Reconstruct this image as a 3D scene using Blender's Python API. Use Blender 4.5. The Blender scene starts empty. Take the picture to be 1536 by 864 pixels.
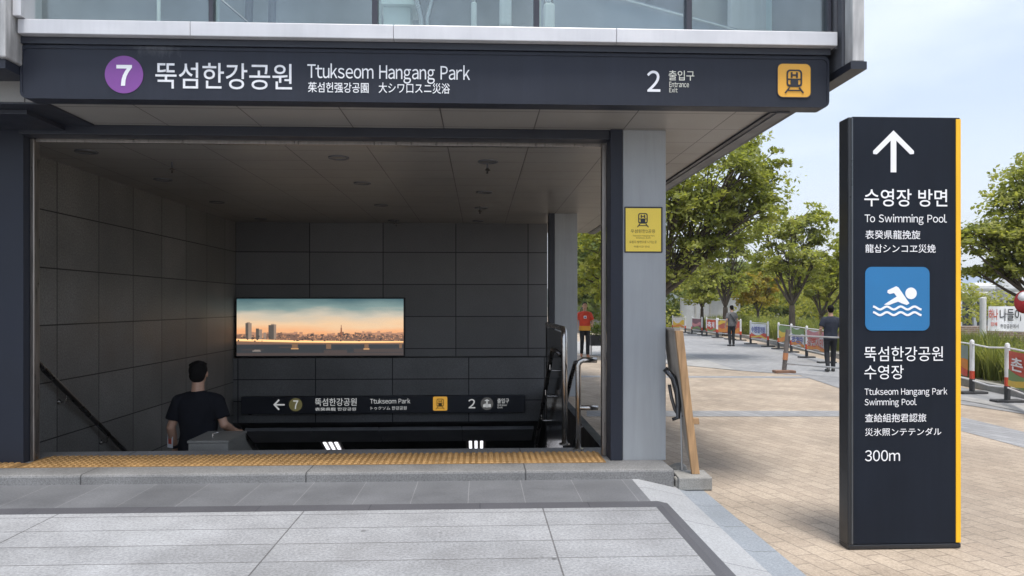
import bpy, math, random
import numpy as np
from mathutils import Vector, Matrix

R = math.radians
C = bpy.context.scene.collection
sc = bpy.context.scene
rnd = random.Random(11)

# ------------------------------------------------------------------ camera
EYE, F, HX, HY, VX = 1.65, 1110.0, 768.0, 458.0, 720.0     # eye height, focal length (photo px), centre, horizon, vanishing x
TH = math.atan((HX - VX) / F)
ct, st = math.cos(TH), math.sin(TH)
cam_d = bpy.data.cameras.new('camera')
cam_d.sensor_width = 36.0
cam_d.lens = 36.0 * F / 1536.0
cam_d.shift_y = (HY - 432.0) / 1536.0
cam_d.clip_start, cam_d.clip_end = 0.05, 6000
cam = bpy.data.objects.new('camera', cam_d)
cam.location = (0, 0, EYE)
cam.rotation_euler = (R(90), 0, -TH)
C.objects.link(cam)
sc.camera = cam

# ------------------------------------------------------------------ sky, sun, exposure
SUN_EL, SUN_AZ = R(73), math.atan2(0.22, -0.95)           # azimuth from +Y towards +X
W = bpy.data.worlds.new('World')
sc.world = W
W.use_nodes = True
nt = W.node_tree
nt.nodes.clear()
out = nt.nodes.new('ShaderNodeOutputWorld')
bg = nt.nodes.new('ShaderNodeBackground')
sky = nt.nodes.new('ShaderNodeTexSky')
sky.sky_type = 'NISHITA'
sky.sun_disc = False
sky.sun_elevation, sky.sun_rotation = SUN_EL, SUN_AZ
sky.air_density, sky.dust_density, sky.ozone_density = 1.0, 2.6, 1.4
tc = nt.nodes.new('ShaderNodeTexCoord')
mp = nt.nodes.new('ShaderNodeMapping')
mp.inputs['Scale'].default_value = (1.0, 1.0, 3.2)
nz = nt.nodes.new('ShaderNodeTexNoise')
nz.inputs['Scale'].default_value = 2.6
nz.inputs['Detail'].default_value = 9
nz.inputs['Roughness'].default_value = 0.55
cr = nt.nodes.new('ShaderNodeValToRGB')
cr.color_ramp.elements[0].position, cr.color_ramp.elements[1].position = 0.40, 0.85
cr.color_ramp.elements[0].color = (0.34, 0.34, 0.34, 1)
cr.color_ramp.elements[1].color = (0.80, 0.80, 0.80, 1)
mx = nt.nodes.new('ShaderNodeMix')
mx.data_type = 'RGBA'
mx.inputs[7].default_value = (5.9, 6.25, 6.7, 1)
nt.links.new(tc.outputs['Generated'], mp.inputs[0])
nt.links.new(mp.outputs[0], nz.inputs['Vector'])
nt.links.new(nz.outputs['Fac'], cr.inputs[0])
sxyz = nt.nodes.new('ShaderNodeSeparateXYZ')
nt.links.new(tc.outputs['Generated'], sxyz.inputs[0])
hz = nt.nodes.new('ShaderNodeMapRange')
hz.inputs[1].default_value, hz.inputs[2].default_value, hz.inputs[3].default_value, hz.inputs[4].default_value = 0.0, 0.42, 0.75, 0.0
nt.links.new(sxyz.outputs[2], hz.inputs[0])
mxx = nt.nodes.new('ShaderNodeMath')
mxx.operation = 'MAXIMUM'
nt.links.new(cr.outputs[0], mxx.inputs[0])
nt.links.new(hz.outputs[0], mxx.inputs[1])
nt.links.new(mxx.outputs[0], mx.inputs[0])
nt.links.new(sky.outputs[0], mx.inputs[6])
nt.links.new(mx.outputs[2], bg.inputs[0])
bg.inputs[1].default_value = 0.12
nt.links.new(bg.outputs[0], out.inputs[0])

sl = bpy.data.lights.new('sun', 'SUN')
sl.energy, sl.angle, sl.color = 2.2, R(14), (1.0, 0.96, 0.9)
so = bpy.data.objects.new('sun', sl)
sd = Vector((math.sin(SUN_AZ) * math.cos(SUN_EL), math.cos(SUN_AZ) * math.cos(SUN_EL), math.sin(SUN_EL)))
so.rotation_euler = sd.to_track_quat('Z', 'Y').to_euler()
so.location = sd * 60
C.objects.link(so)
vs = sc.view_settings
vs.view_transform, vs.look, vs.gamma, vs.exposure = 'Standard', 'None', 1.0, 0.86
vs.use_curve_mapping = False
sc.cycles.use_denoising = True
sc.cycles.max_bounces = 8
sc.cycles.transparent_max_bounces = 12

# ------------------------------------------------------------------ helpers
GZ = -0.107                                                 # plaza level; the granite forecourt lies at 0


def at(px, py, Y):
    """point of the upright plane Y = const that the photo shows at px, py"""
    u, v = (px - HX) / F, (HY - py) / F
    t = Y / (ct - u * st)
    return (t * (st + u * ct), EYE + t * v)


def gnd(px, py, z=GZ):
    zc = (EYE - z) * F / (py - HY)
    u = (px - HX) / F
    return (zc * (st + u * ct), zc * (ct - u * st))


def far(px, zc):
    u = (px - HX) / F
    return (zc * (st + u * ct), zc * (ct - u * st))


def gh(x):
    return 0.0 if x < 1.5 else (GZ if x > 1.95 else GZ * (x - 1.5) / 0.45)


class MB:
    def __init__(s):
        s.v, s.f = [], []

    def add(s, vs_, fs):
        n = len(s.v)
        s.v += [tuple(p) for p in vs_]
        s.f += [tuple(i + n for i in f) for f in fs]
        return s

    def box(s, x0, x1, y0, y1, z0, z1):
        return s.add([(x0, y0, z0), (x1, y0, z0), (x1, y1, z0), (x0, y1, z0), (x0, y0, z1), (x1, y0, z1), (x1, y1, z1), (x0, y1, z1)],
                     [(3, 2, 1, 0), (4, 5, 6, 7), (0, 1, 5, 4), (1, 2, 6, 5), (2, 3, 7, 6), (3, 0, 4, 7)])

    def quad(s, a, b, c, d):
        return s.add([a, b, c, d], [(0, 1, 2, 3)])

    def prism(s, poly, axis, a, b):
        """2D polygon extruded along axis: 'y' -> poly (x,z); 'x' -> poly (y,z); 'z' -> poly (x,y)"""
        def P(p, t):
            return {'y': (p[0], t, p[1]), 'x': (t, p[0], p[1]), 'z': (p[0], p[1], t)}[axis]
        n = len(poly)
        vs_ = [P(p, a) for p in poly] + [P(p, b) for p in poly]
        fs = [tuple(range(n)), tuple(range(2 * n - 1, n - 1, -1))] + [((i + 1) % n, i, n + i, n + (i + 1) % n) for i in range(n)]
        return s.add(vs_, fs)

    def tube(s, path, r, n=10, cap=True):
        pts = [Vector(p) for p in path]
        rs = r if isinstance(r, (list, tuple)) else [r] * len(pts)
        base = len(s.v)
        prev = None
        for i, p in enumerate(pts):
            d = (pts[min(i + 1, len(pts) - 1)] - pts[max(i - 1, 0)])
            if d.length < 1e-9:
                d = Vector((0, 0, 1))
            d.normalize()
            if prev is None:
                a = Vector((1, 0, 0)) if abs(d.x) < 0.8 else Vector((0, 1, 0))
                u = d.cross(a).normalized()
            else:
                u = (prev - d * prev.dot(d))
                u = u.normalized() if u.length > 1e-6 else d.orthogonal().normalized()
            w = d.cross(u)
            prev = u
            for k in range(n):
                t = 2 * math.pi * k / n
                s.v.append(tuple(p + (u * math.cos(t) + w * math.sin(t)) * rs[i]))
        for i in range(len(pts) - 1):
            for k in range(n):
                a, b = base + i * n + k, base + i * n + (k + 1) % n
                s.f.append((a, b, b + n, a + n))
        if cap:
            s.f.append(tuple(base + k for k in range(n - 1, -1, -1)))
            e = base + (len(pts) - 1) * n
            s.f.append(tuple(e + k for k in range(n)))
        return s

    def cyl(s, x, y, z0, z1, r, r2=None, n=16):
        return s.tube([(x, y, z0), (x, y, z1)], [r, r if r2 is None else r2], n)

    def ell(s, c, rx, ry, rz, nu=14, nv=9):
        base = len(s.v)
        for j in range(1, nv):
            ph = math.pi * j / nv
            for k in range(nu):
                t = 2 * math.pi * k / nu
                s.v.append((c[0] + rx * math.sin(ph) * math.cos(t), c[1] + ry * math.sin(ph) * math.sin(t), c[2] + rz * math.cos(ph)))
        for j in range(nv - 2):
            for k in range(nu):
                a, b = base + j * nu + k, base + j * nu + (k + 1) % nu
                s.f.append((a, a + nu, b + nu, b))
        tp, bt = len(s.v), len(s.v) + 1
        s.v += [(c[0], c[1], c[2] + rz), (c[0], c[1], c[2] - rz)]
        for k in range(nu):
            s.f.append((base + k, base + (k + 1) % nu, tp))
            s.f.append((base + (nv - 2) * nu + (k + 1) % nu, base + (nv - 2) * nu + k, bt))
        return s

    def loft(s, rings, n=18, cap=True):
        """rings: (centre, rx, ry) horizontal ellipses"""
        base = len(s.v)
        for c, rx, ry in rings:
            for k in range(n):
                t = 2 * math.pi * k / n
                s.v.append((c[0] + rx * math.cos(t), c[1] + ry * math.sin(t), c[2]))
        for i in range(len(rings) - 1):
            for k in range(n):
                a, b = base + i * n + k, base + i * n + (k + 1) % n
                s.f.append((a, b, b + n, a + n))
        if cap:
            s.f.append(tuple(base + k for k in range(n - 1, -1, -1)))
            e = base + (len(rings) - 1) * n
            s.f.append(tuple(e + k for k in range(n)))
        return s

    def caps(s, p0, p1, r0, r1, n=12):
        p0, p1 = Vector(p0), Vector(p1)
        d = (p1 - p0).normalized()
        path, rr = [], []
        for k in range(5):
            a = math.pi / 2 * k / 4
            path.append(p0 - d * r0 * math.cos(a)); rr.append(max(r0 * math.sin(a), r0 * 0.02))
        for k in range(5):
            a = math.pi / 2 * k / 4
            path.append(p1 + d * r1 * math.sin(a)); rr.append(max(r1 * math.cos(a), r1 * 0.02))
        return s.tube(path, rr, n)

    def build(s, name, m, parent=None, bevel=0.0, smooth=False, off=None, seg=2):
        if off is not None:
            s.v = [(p[0] - off[0], p[1] - off[1], p[2] - off[2]) for p in s.v]
        me = bpy.data.meshes.new(name)
        me.from_pydata(s.v, [], s.f)
        me.validate()
        if m is not None:
            me.materials.append(m)
        if smooth:
            me.polygons.foreach_set('use_smooth', [True] * len(me.polygons))
        o = bpy.data.objects.new(name, me)
        C.objects.link(o)
        if parent is not None:
            o.parent = parent
        if bevel > 0:
            b = o.modifiers.new('bevel', 'BEVEL')
            b.width, b.segments, b.limit_method, b.angle_limit = bevel, seg, 'ANGLE', R(35)
            b.use_clamp_overlap = True
        return o


def tag(o, label=None, cat=None, group=None, kind=None):
    for k, v in (('label', label), ('category', cat), ('group', group), ('kind', kind)):
        if v:
            o[k] = v
    return o


def thing(name, label, cat, loc=(0, 0, 0), rz=0.0, group=None):
    o = bpy.data.objects.new(name, None)
    o.empty_display_size = 0.2
    C.objects.link(o)
    o.location = loc
    o.rotation_euler = (0, 0, rz)
    return tag(o, label, cat, group)


def copy_tree(o, parent=None):
    c = o.copy()
    C.objects.link(c)
    if parent is not None:
        c.parent = parent
    for ch in list(o.children):
        copy_tree(ch, c)
    return c


def struct(name, mb, m, **kw):
    return tag(mb.build(name, m, **kw), kind='structure')


# ------------------------------------------------------------------ materials
def _new(name):
    m = bpy.data.materials.new(name)
    m.use_nodes = True
    n = m.node_tree.nodes
    return m, m.node_tree, n['Principled BSDF'], n, m.node_tree.links


def _mixc(nt_, mode, fac, a, b):
    x = nt_.nodes.new('ShaderNodeMix')
    x.data_type, x.blend_type = 'RGBA', mode
    for s_, v in ((0, fac), (6, a), (7, b)):
        if hasattr(v, 'links'):
            nt_.links.new(v, x.inputs[s_])
        elif s_ == 0:
            x.inputs[0].default_value = v
        else:
            x.inputs[s_].default_value = (*v, 1) if len(v) == 3 else v
    return x.outputs[2]


def _noise(nt_, vec, scale, detail=4, rough=0.55):
    t = nt_.nodes.new('ShaderNodeTexNoise')
    t.inputs['Scale'].default_value = scale
    t.inputs['Detail'].default_value = detail
    t.inputs['Roughness'].default_value = rough
    nt_.links.new(vec, t.inputs['Vector'])
    return t.outputs['Fac']


def _ramp(nt_, fac, p0, p1, c0, c1):
    r_ = nt_.nodes.new('ShaderNodeValToRGB')
    e = r_.color_ramp.elements
    e[0].position, e[1].position = p0, p1
    e[0].color, e[1].color = (*c0, 1), (*c1, 1)
    nt_.links.new(fac, r_.inputs[0])
    return r_.outputs[0]


def _bump(nt_, h, strength, dist, b):
    n_ = nt_.nodes.new('ShaderNodeBump')
    n_.inputs['Strength'].default_value = strength
    n_.inputs['Distance'].default_value = dist
    nt_.links.new(h, n_.inputs['Height'])
    nt_.links.new(n_.outputs[0], b.inputs['Normal'])


def mat(name, col, rough=0.5, metal=0.0, var=0.12, scale=3.0, grain=0.0, gscale=120.0, bump=0.0, spec=0.5, stretch=None, rvar=0.12, streak=0.0, stain=None):
    m, nt_, b, n, l = _new(name)
    tc_ = n.new('ShaderNodeTexCoord')
    vec = tc_.outputs['Object']
    if stretch:
        mp_ = n.new('ShaderNodeMapping')
        mp_.inputs['Scale'].default_value = stretch
        l.new(vec, mp_.inputs[0])
        vec = mp_.outputs[0]
    f1 = _noise(nt_, vec, scale, 6)
    v_ = _ramp(nt_, f1, 0.3, 0.7, (1 - var,) * 3, (1 + var,) * 3)
    c = _mixc(nt_, 'MULTIPLY', 1.0, col, v_)
    if grain:
        f2 = _noise(nt_, tc_.outputs['Object'], gscale, 3, 0.7)
        c = _mixc(nt_, 'MULTIPLY', 1.0, c, _ramp(nt_, f2, 0.35, 0.65, (1 - grain,) * 3, (1 + grain,) * 3))
        if bump:
            _bump(nt_, f2, bump, 0.004, b)
    elif bump:
        _bump(nt_, f1, bump, 0.01, b)
    if streak:
        ms_ = n.new('ShaderNodeMapping')
        ms_.inputs['Scale'].default_value = (9, 9, 0.55)
        l.new(tc_.outputs['Object'], ms_.inputs[0])
        f4 = _noise(nt_, ms_.outputs[0], 1.6, 6, 0.7)
        c = _mixc(nt_, 'MULTIPLY', 1.0, c, _ramp(nt_, f4, 0.38, 0.66, (1 - streak,) * 3, (1 + streak * .5,) * 3))
    if stain:                                                   # pale lime run-off around one spot: (x, y, z, radius, colour)
        vd = n.new('ShaderNodeVectorMath')
        vd.operation = 'SUBTRACT'
        vd.inputs[1].default_value = stain[:3]
        l.new(tc_.outputs['Object'], vd.inputs[0])
        vm = n.new('ShaderNodeVectorMath')
        vm.operation = 'MULTIPLY'
        vm.inputs[1].default_value = (0.38, 0, 1.0)
        l.new(vd.outputs[0], vm.inputs[0])
        vl = n.new('ShaderNodeVectorMath')
        vl.operation = 'LENGTH'
        l.new(vm.outputs[0], vl.inputs[0])
        ms_ = n.new('ShaderNodeMapping')
        ms_.inputs['Scale'].default_value = (14, 1, 5)
        l.new(tc_.outputs['Object'], ms_.inputs[0])
        f5 = _noise(nt_, ms_.outputs[0], 1.5, 6, 0.75)
        ma = n.new('ShaderNodeMath')
        ma.operation = 'MULTIPLY_ADD'
        ma.inputs[1].default_value = stain[3] * 1.6
        l.new(f5, ma.inputs[0])
        sb = n.new('ShaderNodeMath')
        sb.operation = 'SUBTRACT'
        l.new(vl.outputs['Value'], sb.inputs[1])
        l.new(ma.outputs[0], sb.inputs[0])
        ma.inputs[2].default_value = -stain[3] * 0.35
        c = _mixc(nt_, 'MIX', _ramp(nt_, sb.outputs[0], 0.0, stain[3] * .8, (0, 0, 0), (.42, .42, .42)), c, stain[4])
    l.new(c, b.inputs['Base Color'])
    if rvar:
        l.new(_ramp(nt_, f1, 0.25, 0.75, (max(rough - rvar, 0.02),) * 3, (min(rough + rvar, 1),) * 3), b.inputs['Roughness'])
    else:
        b.inputs['Roughness'].default_value = rough
    b.inputs['Metallic'].default_value = metal
    b.inputs['Specular IOR Level'].default_value = spec
    return m


def tile(name, col, joint, w, h, axes='xy', off=(0, 0), mortar=0.006, rot=0.0, var=0.10, stagger=0.0, rough=0.6, grain=0.15,
         gscale=90.0, bump=0.25, stain=0.12, sscale=0.8, col2=None, spec=0.4, spots=0.0):
    m, nt_, b, n, l = _new(name)
    tc_ = n.new('ShaderNodeTexCoord')
    sp = n.new('ShaderNodeSeparateXYZ')
    l.new(tc_.outputs['Object'], sp.inputs[0])
    cb = n.new('ShaderNodeCombineXYZ')
    ix = {'x': 0, 'y': 1, 'z': 2}
    l.new(sp.outputs[ix[axes[0]]], cb.inputs[0])
    l.new(sp.outputs[ix[axes[1]]], cb.inputs[1])
    mp_ = n.new('ShaderNodeMapping')
    mp_.vector_type = 'POINT'
    mp_.inputs['Rotation'].default_value = (0, 0, rot)
    mp_.inputs['Location'].default_value = (off[0], off[1], 0)
    l.new(cb.outputs[0], mp_.inputs[0])
    br = n.new('ShaderNodeTexBrick')
    br.offset, br.squash = stagger, 1.0
    br.inputs['Scale'].default_value = 1.0
    br.inputs['Brick Width'].default_value = w
    br.inputs['Row Height'].default_value = h
    br.inputs['Mortar Size'].default_value = mortar
    br.inputs['Mortar Smooth'].default_value = 0.2
    c2 = col2 or tuple(x * (1 - 2 * var) for x in col)
    br.inputs['Color1'].default_value = (*col, 1)
    br.inputs['Color2'].default_value = (*c2, 1)
    br.inputs['Mortar'].default_value = (*joint, 1)
    l.new(mp_.outputs[0], br.inputs['Vector'])
    f1 = _noise(nt_, tc_.outputs['Object'], sscale, 7, 0.6)
    c = _mixc(nt_, 'MULTIPLY', 1.0, br.outputs['Color'], _ramp(nt_, f1, 0.3, 0.7, (1 - stain,) * 3, (1 + stain,) * 3))
    f2 = _noise(nt_, tc_.outputs['Object'], gscale, 3, 0.75)
    c = _mixc(nt_, 'MULTIPLY', 1.0, c, _ramp(nt_, f2, 0.35, 0.65, (1 - grain,) * 3, (1 + grain,) * 3))
    if spots:                                                   # trodden-in gum and small dark marks
        vo = n.new('ShaderNodeTexVoronoi')
        vo.inputs['Scale'].default_value = 2.3
        l.new(tc_.outputs['Object'], vo.inputs['Vector'])
        c = _mixc(nt_, 'MULTIPLY', 1.0, c, _ramp(nt_, vo.outputs['Distance'], 0.035, 0.06, (1 - spots,) * 3, (1, 1, 1)))
        f3 = _noise(nt_, tc_.outputs['Object'], 0.45, 8, 0.7)
        c = _mixc(nt_, 'MULTIPLY', 1.0, c, _ramp(nt_, f3, 0.38, 0.60, (0.80, 0.79, 0.78), (1.06, 1.06, 1.06)))
    l.new(c, b.inputs['Base Color'])
    l.new(_ramp(nt_, f1, 0.3, 0.7, (rough - 0.1,) * 3, (min(rough + 0.1, 1),) * 3), b.inputs['Roughness'])
    b.inputs['Specular IOR Level'].default_value = spec
    mth = n.new('ShaderNodeMath')
    mth.operation = 'MULTIPLY_ADD'
    mth.inputs[1].default_value = -1.0
    l.new(br.outputs['Fac'], mth.inputs[0])
    sc_ = n.new('ShaderNodeMath')
    sc_.operation = 'MULTIPLY'
    sc_.inputs[1].default_value = 0.25
    l.new(f2, sc_.inputs[0])
    l.new(sc_.outputs[0], mth.inputs[2])
    _bump(nt_, mth.outputs[0], bump, 0.006, b)
    return m


def emit(name, col, strength):
    m, nt_, b, n, l = _new(name)
    b.inputs['Base Color'].default_value = (0.02, 0.02, 0.02, 1)
    b.inputs['Emission Color'].default_value = (*col, 1)
    b.inputs['Emission Strength'].default_value = strength
    b.inputs['Roughness'].default_value = 0.4
    return m


def leafmat(name, cols, rough=0.55):
    m, nt_, b, n, l = _new(name)
    g = n.new('ShaderNodeNewGeometry')
    r_ = n.new('ShaderNodeValToRGB')
    r_.color_ramp.elements[0].color = (*cols[0], 1)
    r_.color_ramp.elements[1].color = (*cols[-1], 1)
    for i, c in enumerate(cols[1:-1]):
        e = r_.color_ramp.elements.new((i + 1) / (len(cols) - 1))
        e.color = (*c, 1)
    tc_ = n.new('ShaderNodeTexCoord')
    nn = _noise(nt_, tc_.outputs['Object'], 0.9, 3)
    ad = n.new('ShaderNodeMath')
    ad.operation = 'MULTIPLY_ADD'
    ad.inputs[1].default_value = 0.55
    l.new(g.outputs['Random Per Island'], ad.inputs[0])
    sb = n.new('ShaderNodeMath')
    sb.operation = 'MULTIPLY_ADD'
    sb.inputs[1].default_value, sb.inputs[2].default_value = 1.6, -0.55
    l.new(nn, sb.inputs[0])
    l.new(sb.outputs[0], ad.inputs[2])
    l.new(ad.outputs[0], r_.inputs[0])
    l.new(r_.outputs[0], b.inputs['Base Color'])
    b.inputs['Roughness'].default_value = rough
    b.inputs['Specular IOR Level'].default_value = 0.3
    tr = n.new('ShaderNodeBsdfTranslucent')
    l.new(_mixc(nt_, 'MULTIPLY', 1.0, r_.outputs[0], (1.8, 1.8, 0.8)), tr.inputs[0])
    ms = n.new('ShaderNodeMixShader')
    ms.inputs[0].default_value = 0.5
    l.new(b.outputs[0], ms.inputs[1])
    l.new(tr.outputs[0], ms.inputs[2])
    l.new(ms.outputs[0], n['Material Output'].inputs[0])
    return m


M = {}
M['navy'] = mat('navy_paint', (0.024, 0.028, 0.041), 0.5, var=0.10, scale=2.0, grain=0.06, gscale=300, bump=0.03, spec=0.25)
M['navy_stained'] = mat('stained_navy_paint', (0.024, 0.028, 0.041), 0.5, var=0.14, scale=2.0, grain=0.06, gscale=300, bump=0.03, spec=0.25, streak=0.08, stain=(-2.36, 0, .46, .20, (.24, .24, .25)))
M['navy_dark'] = mat('navy_dark_paint', (0.016, 0.019, 0.030), 0.45, var=0.14, scale=2.0)
M['totem'] = mat('totem_paint', (0.011, 0.015, 0.024), 0.6, var=0.16, scale=1.5, grain=0.08, gscale=300, spec=0.15, streak=0.10)
M['totem_side'] = mat('totem_side_paint', (0.016, 0.018, 0.022), 0.35, var=0.15, scale=4)
M['totem_edge'] = mat('totem_edge_steel', (0.10, 0.11, 0.12), 0.35, 0.6, scale=6)
M['white'] = mat('white_vinyl', (0.80, 0.81, 0.84), 0.5, var=0.03, rvar=0)
M['white_worn'] = mat('worn_white_vinyl', (0.74, 0.75, 0.78), 0.55, var=0.12, scale=18)
M['dim_white'] = mat('dim_white_vinyl', (0.80, 0.81, 0.82), 0.55, var=0.06, rvar=0)
M['cream'] = mat('cream_vinyl', (0.70, 0.70, 0.62), 0.5, var=0.05, rvar=0)
M['purple'] = mat('purple_vinyl', (0.205, 0.060, 0.290), 0.45, var=0.05)
M['olive'] = mat('olive_vinyl', (0.24, 0.21, 0.09), 0.5, var=0.05)
M['amber'] = mat('amber_vinyl', (0.78, 0.40, 0.045), 0.45, var=0.06)
M['yellow'] = mat('yellow_vinyl', (0.88, 0.66, 0.09), 0.45, var=0.05)
M['stripe'] = mat('yellow_stripe', (0.86, 0.47, 0.012), 0.4, var=0.05)
M['ink'] = mat('dark_ink', (0.02, 0.022, 0.03), 0.5, var=0.05, rvar=0)
M['ink_brown'] = mat('brown_ink', (0.16, 0.11, 0.03), 0.6, var=0.05, rvar=0)
M['blue'] = mat('blue_vinyl', (0.014, 0.155, 0.37), 0.45, var=0.05)
M['grey_dot'] = mat('grey_vinyl', (0.12, 0.12, 0.12), 0.5)
M['column'] = mat('grey_column_paint', (0.33, 0.35, 0.37), 0.5, var=0.06, scale=1.6, grain=0.06, gscale=160, bump=0.03, streak=0.07)
M['sill'] = mat('white_aluminium', (0.60, 0.60, 0.62), 0.38, 0.25, var=0.10, scale=1.6, streak=0.04)
M['dirty_metal'] = mat('weathered_aluminium', (0.46, 0.46, 0.46), 0.5, 0.2, var=0.25, scale=3.0, stretch=(4, 4, 1), streak=0.22)
M['soffit_edge'] = mat('grey_soffit_trim', (0.10, 0.105, 0.12), 0.5, var=0.1)
M['soffit'] = tile('soffit_panels', (0.255, 0.245, 0.232), (0.045, 0.035, 0.035), 0.9, 0.6, 'xy', off=(0.36, 0.45), mortar=0.006, var=0.03,
                   rough=0.42, grain=0.03, bump=0.12, stain=0.06)
M['wall'] = tile('dark_granite_wall', (0.182, 0.177, 0.170), (0.012, 0.012, 0.012), 1.0, 0.69, 'yz', off=(-0.34, -0.03), mortar=0.009, var=0.11,
                 rough=0.5, grain=0.28, gscale=45, bump=0.35, stain=0.22, sscale=1.2)
M['backwall'] = tile('dark_granite_back_wall', (0.165, 0.166, 0.172), (0.012, 0.012, 0.014), 1.56, 0.69, 'xz', off=(5.2, -0.03), mortar=0.010, var=0.12,
                     rough=0.5, grain=0.20, gscale=60, bump=0.3, stain=0.12)
M['lowwall'] = tile('dark_granite_low_wall', (0.165, 0.166, 0.172), (0.010, 0.010, 0.012), 1.62, 0.46, 'xz', off=(5.1, -0.08), mortar=0.011, var=0.08,
                    rough=0.5, grain=0.2, gscale=60, bump=0.3, stain=0.2)
M['granite'] = tile('light_granite_slabs', (0.325, 0.334, 0.350), (0.14, 0.14, 0.145), 1.92, 0.36, 'xy', off=(1.41, 0.22), mortar=0.006, var=0.05,
                    rough=0.62, grain=0.25, gscale=48, bump=0.45, stain=0.17, sscale=1.1, spots=0.5)
M['slate'] = tile('slate_slabs', (0.150, 0.155, 0.166), (0.25, 0.25, 0.26), 0.48, 2.0, 'xy', off=(0.1, 0.3), mortar=0.003, var=0.05,
                  rough=0.5, grain=0.14, gscale=50, bump=0.2, stain=0.16, sscale=1.6)
M['border'] = tile('dark_border_slabs', (0.092, 0.093, 0.104), (0.05, 0.05, 0.06), 0.9, 2.0, 'xy', mortar=0.004, var=0.06, rough=0.55, grain=0.15, stain=0.15)
M['gutter_pale'] = tile('pale_edge_slabs', (0.36, 0.37, 0.385), (0.16, 0.16, 0.17), 3.0, 0.95, 'xy', mortar=0.006, var=0.05, rough=0.6, grain=0.2, gscale=55, bump=0.3)
M['gutter_blue'] = tile('bluish_edge_slabs', (0.25, 0.275, 0.305), (0.13, 0.14, 0.15), 3.0, 0.6, 'xy', off=(0, 0.2), mortar=0.006, var=0.05, rough=0.6, grain=0.2, gscale=55, bump=0.3)
M['step'] = tile('granite_step', (0.205, 0.205, 0.205), (0.07, 0.07, 0.07), 2.05, 3.0, 'xy', off=(1.62, 0.5), mortar=0.007, var=0.06, rough=0.7, grain=0.30,
                 gscale=70, bump=0.45, stain=0.2, sscale=1.6)
M['paver'] = tile('beige_pavers', (0.40, 0.332, 0.260), (0.235, 0.195, 0.155), 0.30, 0.15, 'xy', mortar=0.006, rot=R(-105), var=0.10, stagger=0.5,
                  rough=0.75, grain=0.2, gscale=60, bump=0.4, stain=0.16, sscale=0.6, col2=(0.335, 0.275, 0.215), spots=0.35)
M['paver_grey'] = tile('grey_pavers', (0.285, 0.288, 0.295), (0.15, 0.15, 0.155), 0.30, 0.15, 'xy', mortar=0.006, rot=R(-105), var=0.1, stagger=0.5,
                       rough=0.75, grain=0.12, gscale=60, bump=0.4, stain=0.14, sscale=0.5)
M['paver_pale'] = tile('pale_grey_pavers', (0.36, 0.355, 0.345), (0.2, 0.19, 0.18), 0.30, 0.15, 'xy', mortar=0.006, rot=R(-105), var=0.1, stagger=0.5,
                       rough=0.75, grain=0.12, gscale=60, bump=0.4, stain=0.14, sscale=0.5)
M['earth'] = mat('earth', (0.16, 0.15, 0.11), 0.9, var=0.3, scale=0.4, grain=0.3, gscale=8)
M['steel'] = mat('stainless_steel', (0.50, 0.48, 0.46), 0.24, 1.0, var=0.10, scale=8, rvar=0.06)
M['steel_brown'] = mat('brushed_frame_steel', (0.30, 0.27, 0.25), 0.34, 0.9, var=0.15, scale=5, stretch=(6, 6, 0.6))
M['handrail'] = mat('dark_handrail_steel', (0.085, 0.08, 0.08), 0.28, 0.8, var=0.1, rvar=0.05)
M['panel_dark'] = mat('dark_mirror_panel', (0.075, 0.077, 0.082), 0.14, 0.75, var=0.45, scale=3.0, stretch=(14, 14, 0.5), rvar=0.08)
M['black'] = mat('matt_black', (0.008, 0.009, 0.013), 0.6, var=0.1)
M['void_panel'] = mat('dark_metal_panel', (0.34, 0.34, 0.36), 0.4, 0.2, var=0.2, scale=2)
M['concrete'] = mat('concrete', (0.27, 0.265, 0.25), 0.85, var=0.18, scale=6, grain=0.2, gscale=90, bump=0.4)
M['block_stone'] = mat('dark_capping_stone', (0.15, 0.148, 0.138), 0.55, var=0.14, scale=5, grain=0.2, gscale=90, bump=0.25)
M['stair'] = mat('dark_stair_stone', (0.12, 0.12, 0.12), 0.7, var=0.15, scale=3, grain=0.2)
M['tactile'] = mat('ochre_tactile_tile', (0.30, 0.170, 0.060), 0.7, var=0.25, scale=5, grain=0.15, gscale=120, bump=0.2)
M['wood'] = mat('timber', (0.40, 0.245, 0.125), 0.65, var=0.32, scale=7, stretch=(6, 6, 0.5), bump=0.1)
M['board'] = mat('board_back', (0.34, 0.30, 0.26), 0.75, var=0.18, scale=5, stretch=(2, 2, 1))
M['post_white'] = mat('white_post_plastic', (0.62, 0.62, 0.62), 0.5, var=0.12, scale=6)
M['post_red'] = mat('red_reflective_band', (0.52, 0.065, 0.03), 0.5, var=0.15)
M['rubber'] = mat('dark_rubber', (0.045, 0.045, 0.047), 0.8, var=0.25, scale=9)
M['rusty'] = mat('rusty_grey_post', (0.14, 0.125, 0.12), 0.7, var=0.35, scale=7, stretch=(1, 1, 0.7))
M['galv'] = mat('galvanised_tube', (0.42, 0.42, 0.42), 0.4, 0.5, var=0.15)
M['bark'] = mat('tree_bark', (0.085, 0.068, 0.052), 0.9, var=0.3, scale=5, stretch=(4, 4, 0.8), bump=0.5)
M['skin'] = mat('skin', (0.46, 0.27, 0.19), 0.5, var=0.06, scale=8)
M['hair'] = mat('black_hair', (0.006, 0.0055, 0.0055), 0.75, var=0.3, scale=40, bump=0.3, spec=0.12)
M['leaf'] = leafmat('leaves_green', [(0.10, 0.122, 0.036), (0.185, 0.210, 0.056), (0.265, 0.285, 0.08), (0.35, 0.345, 0.125)])
M['leaf_bright'] = leafmat('leaves_yellow_green', [(0.115, 0.145, 0.034), (0.20, 0.225, 0.052), (0.29, 0.295, 0.075), (0.36, 0.34, 0.11)])
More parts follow.
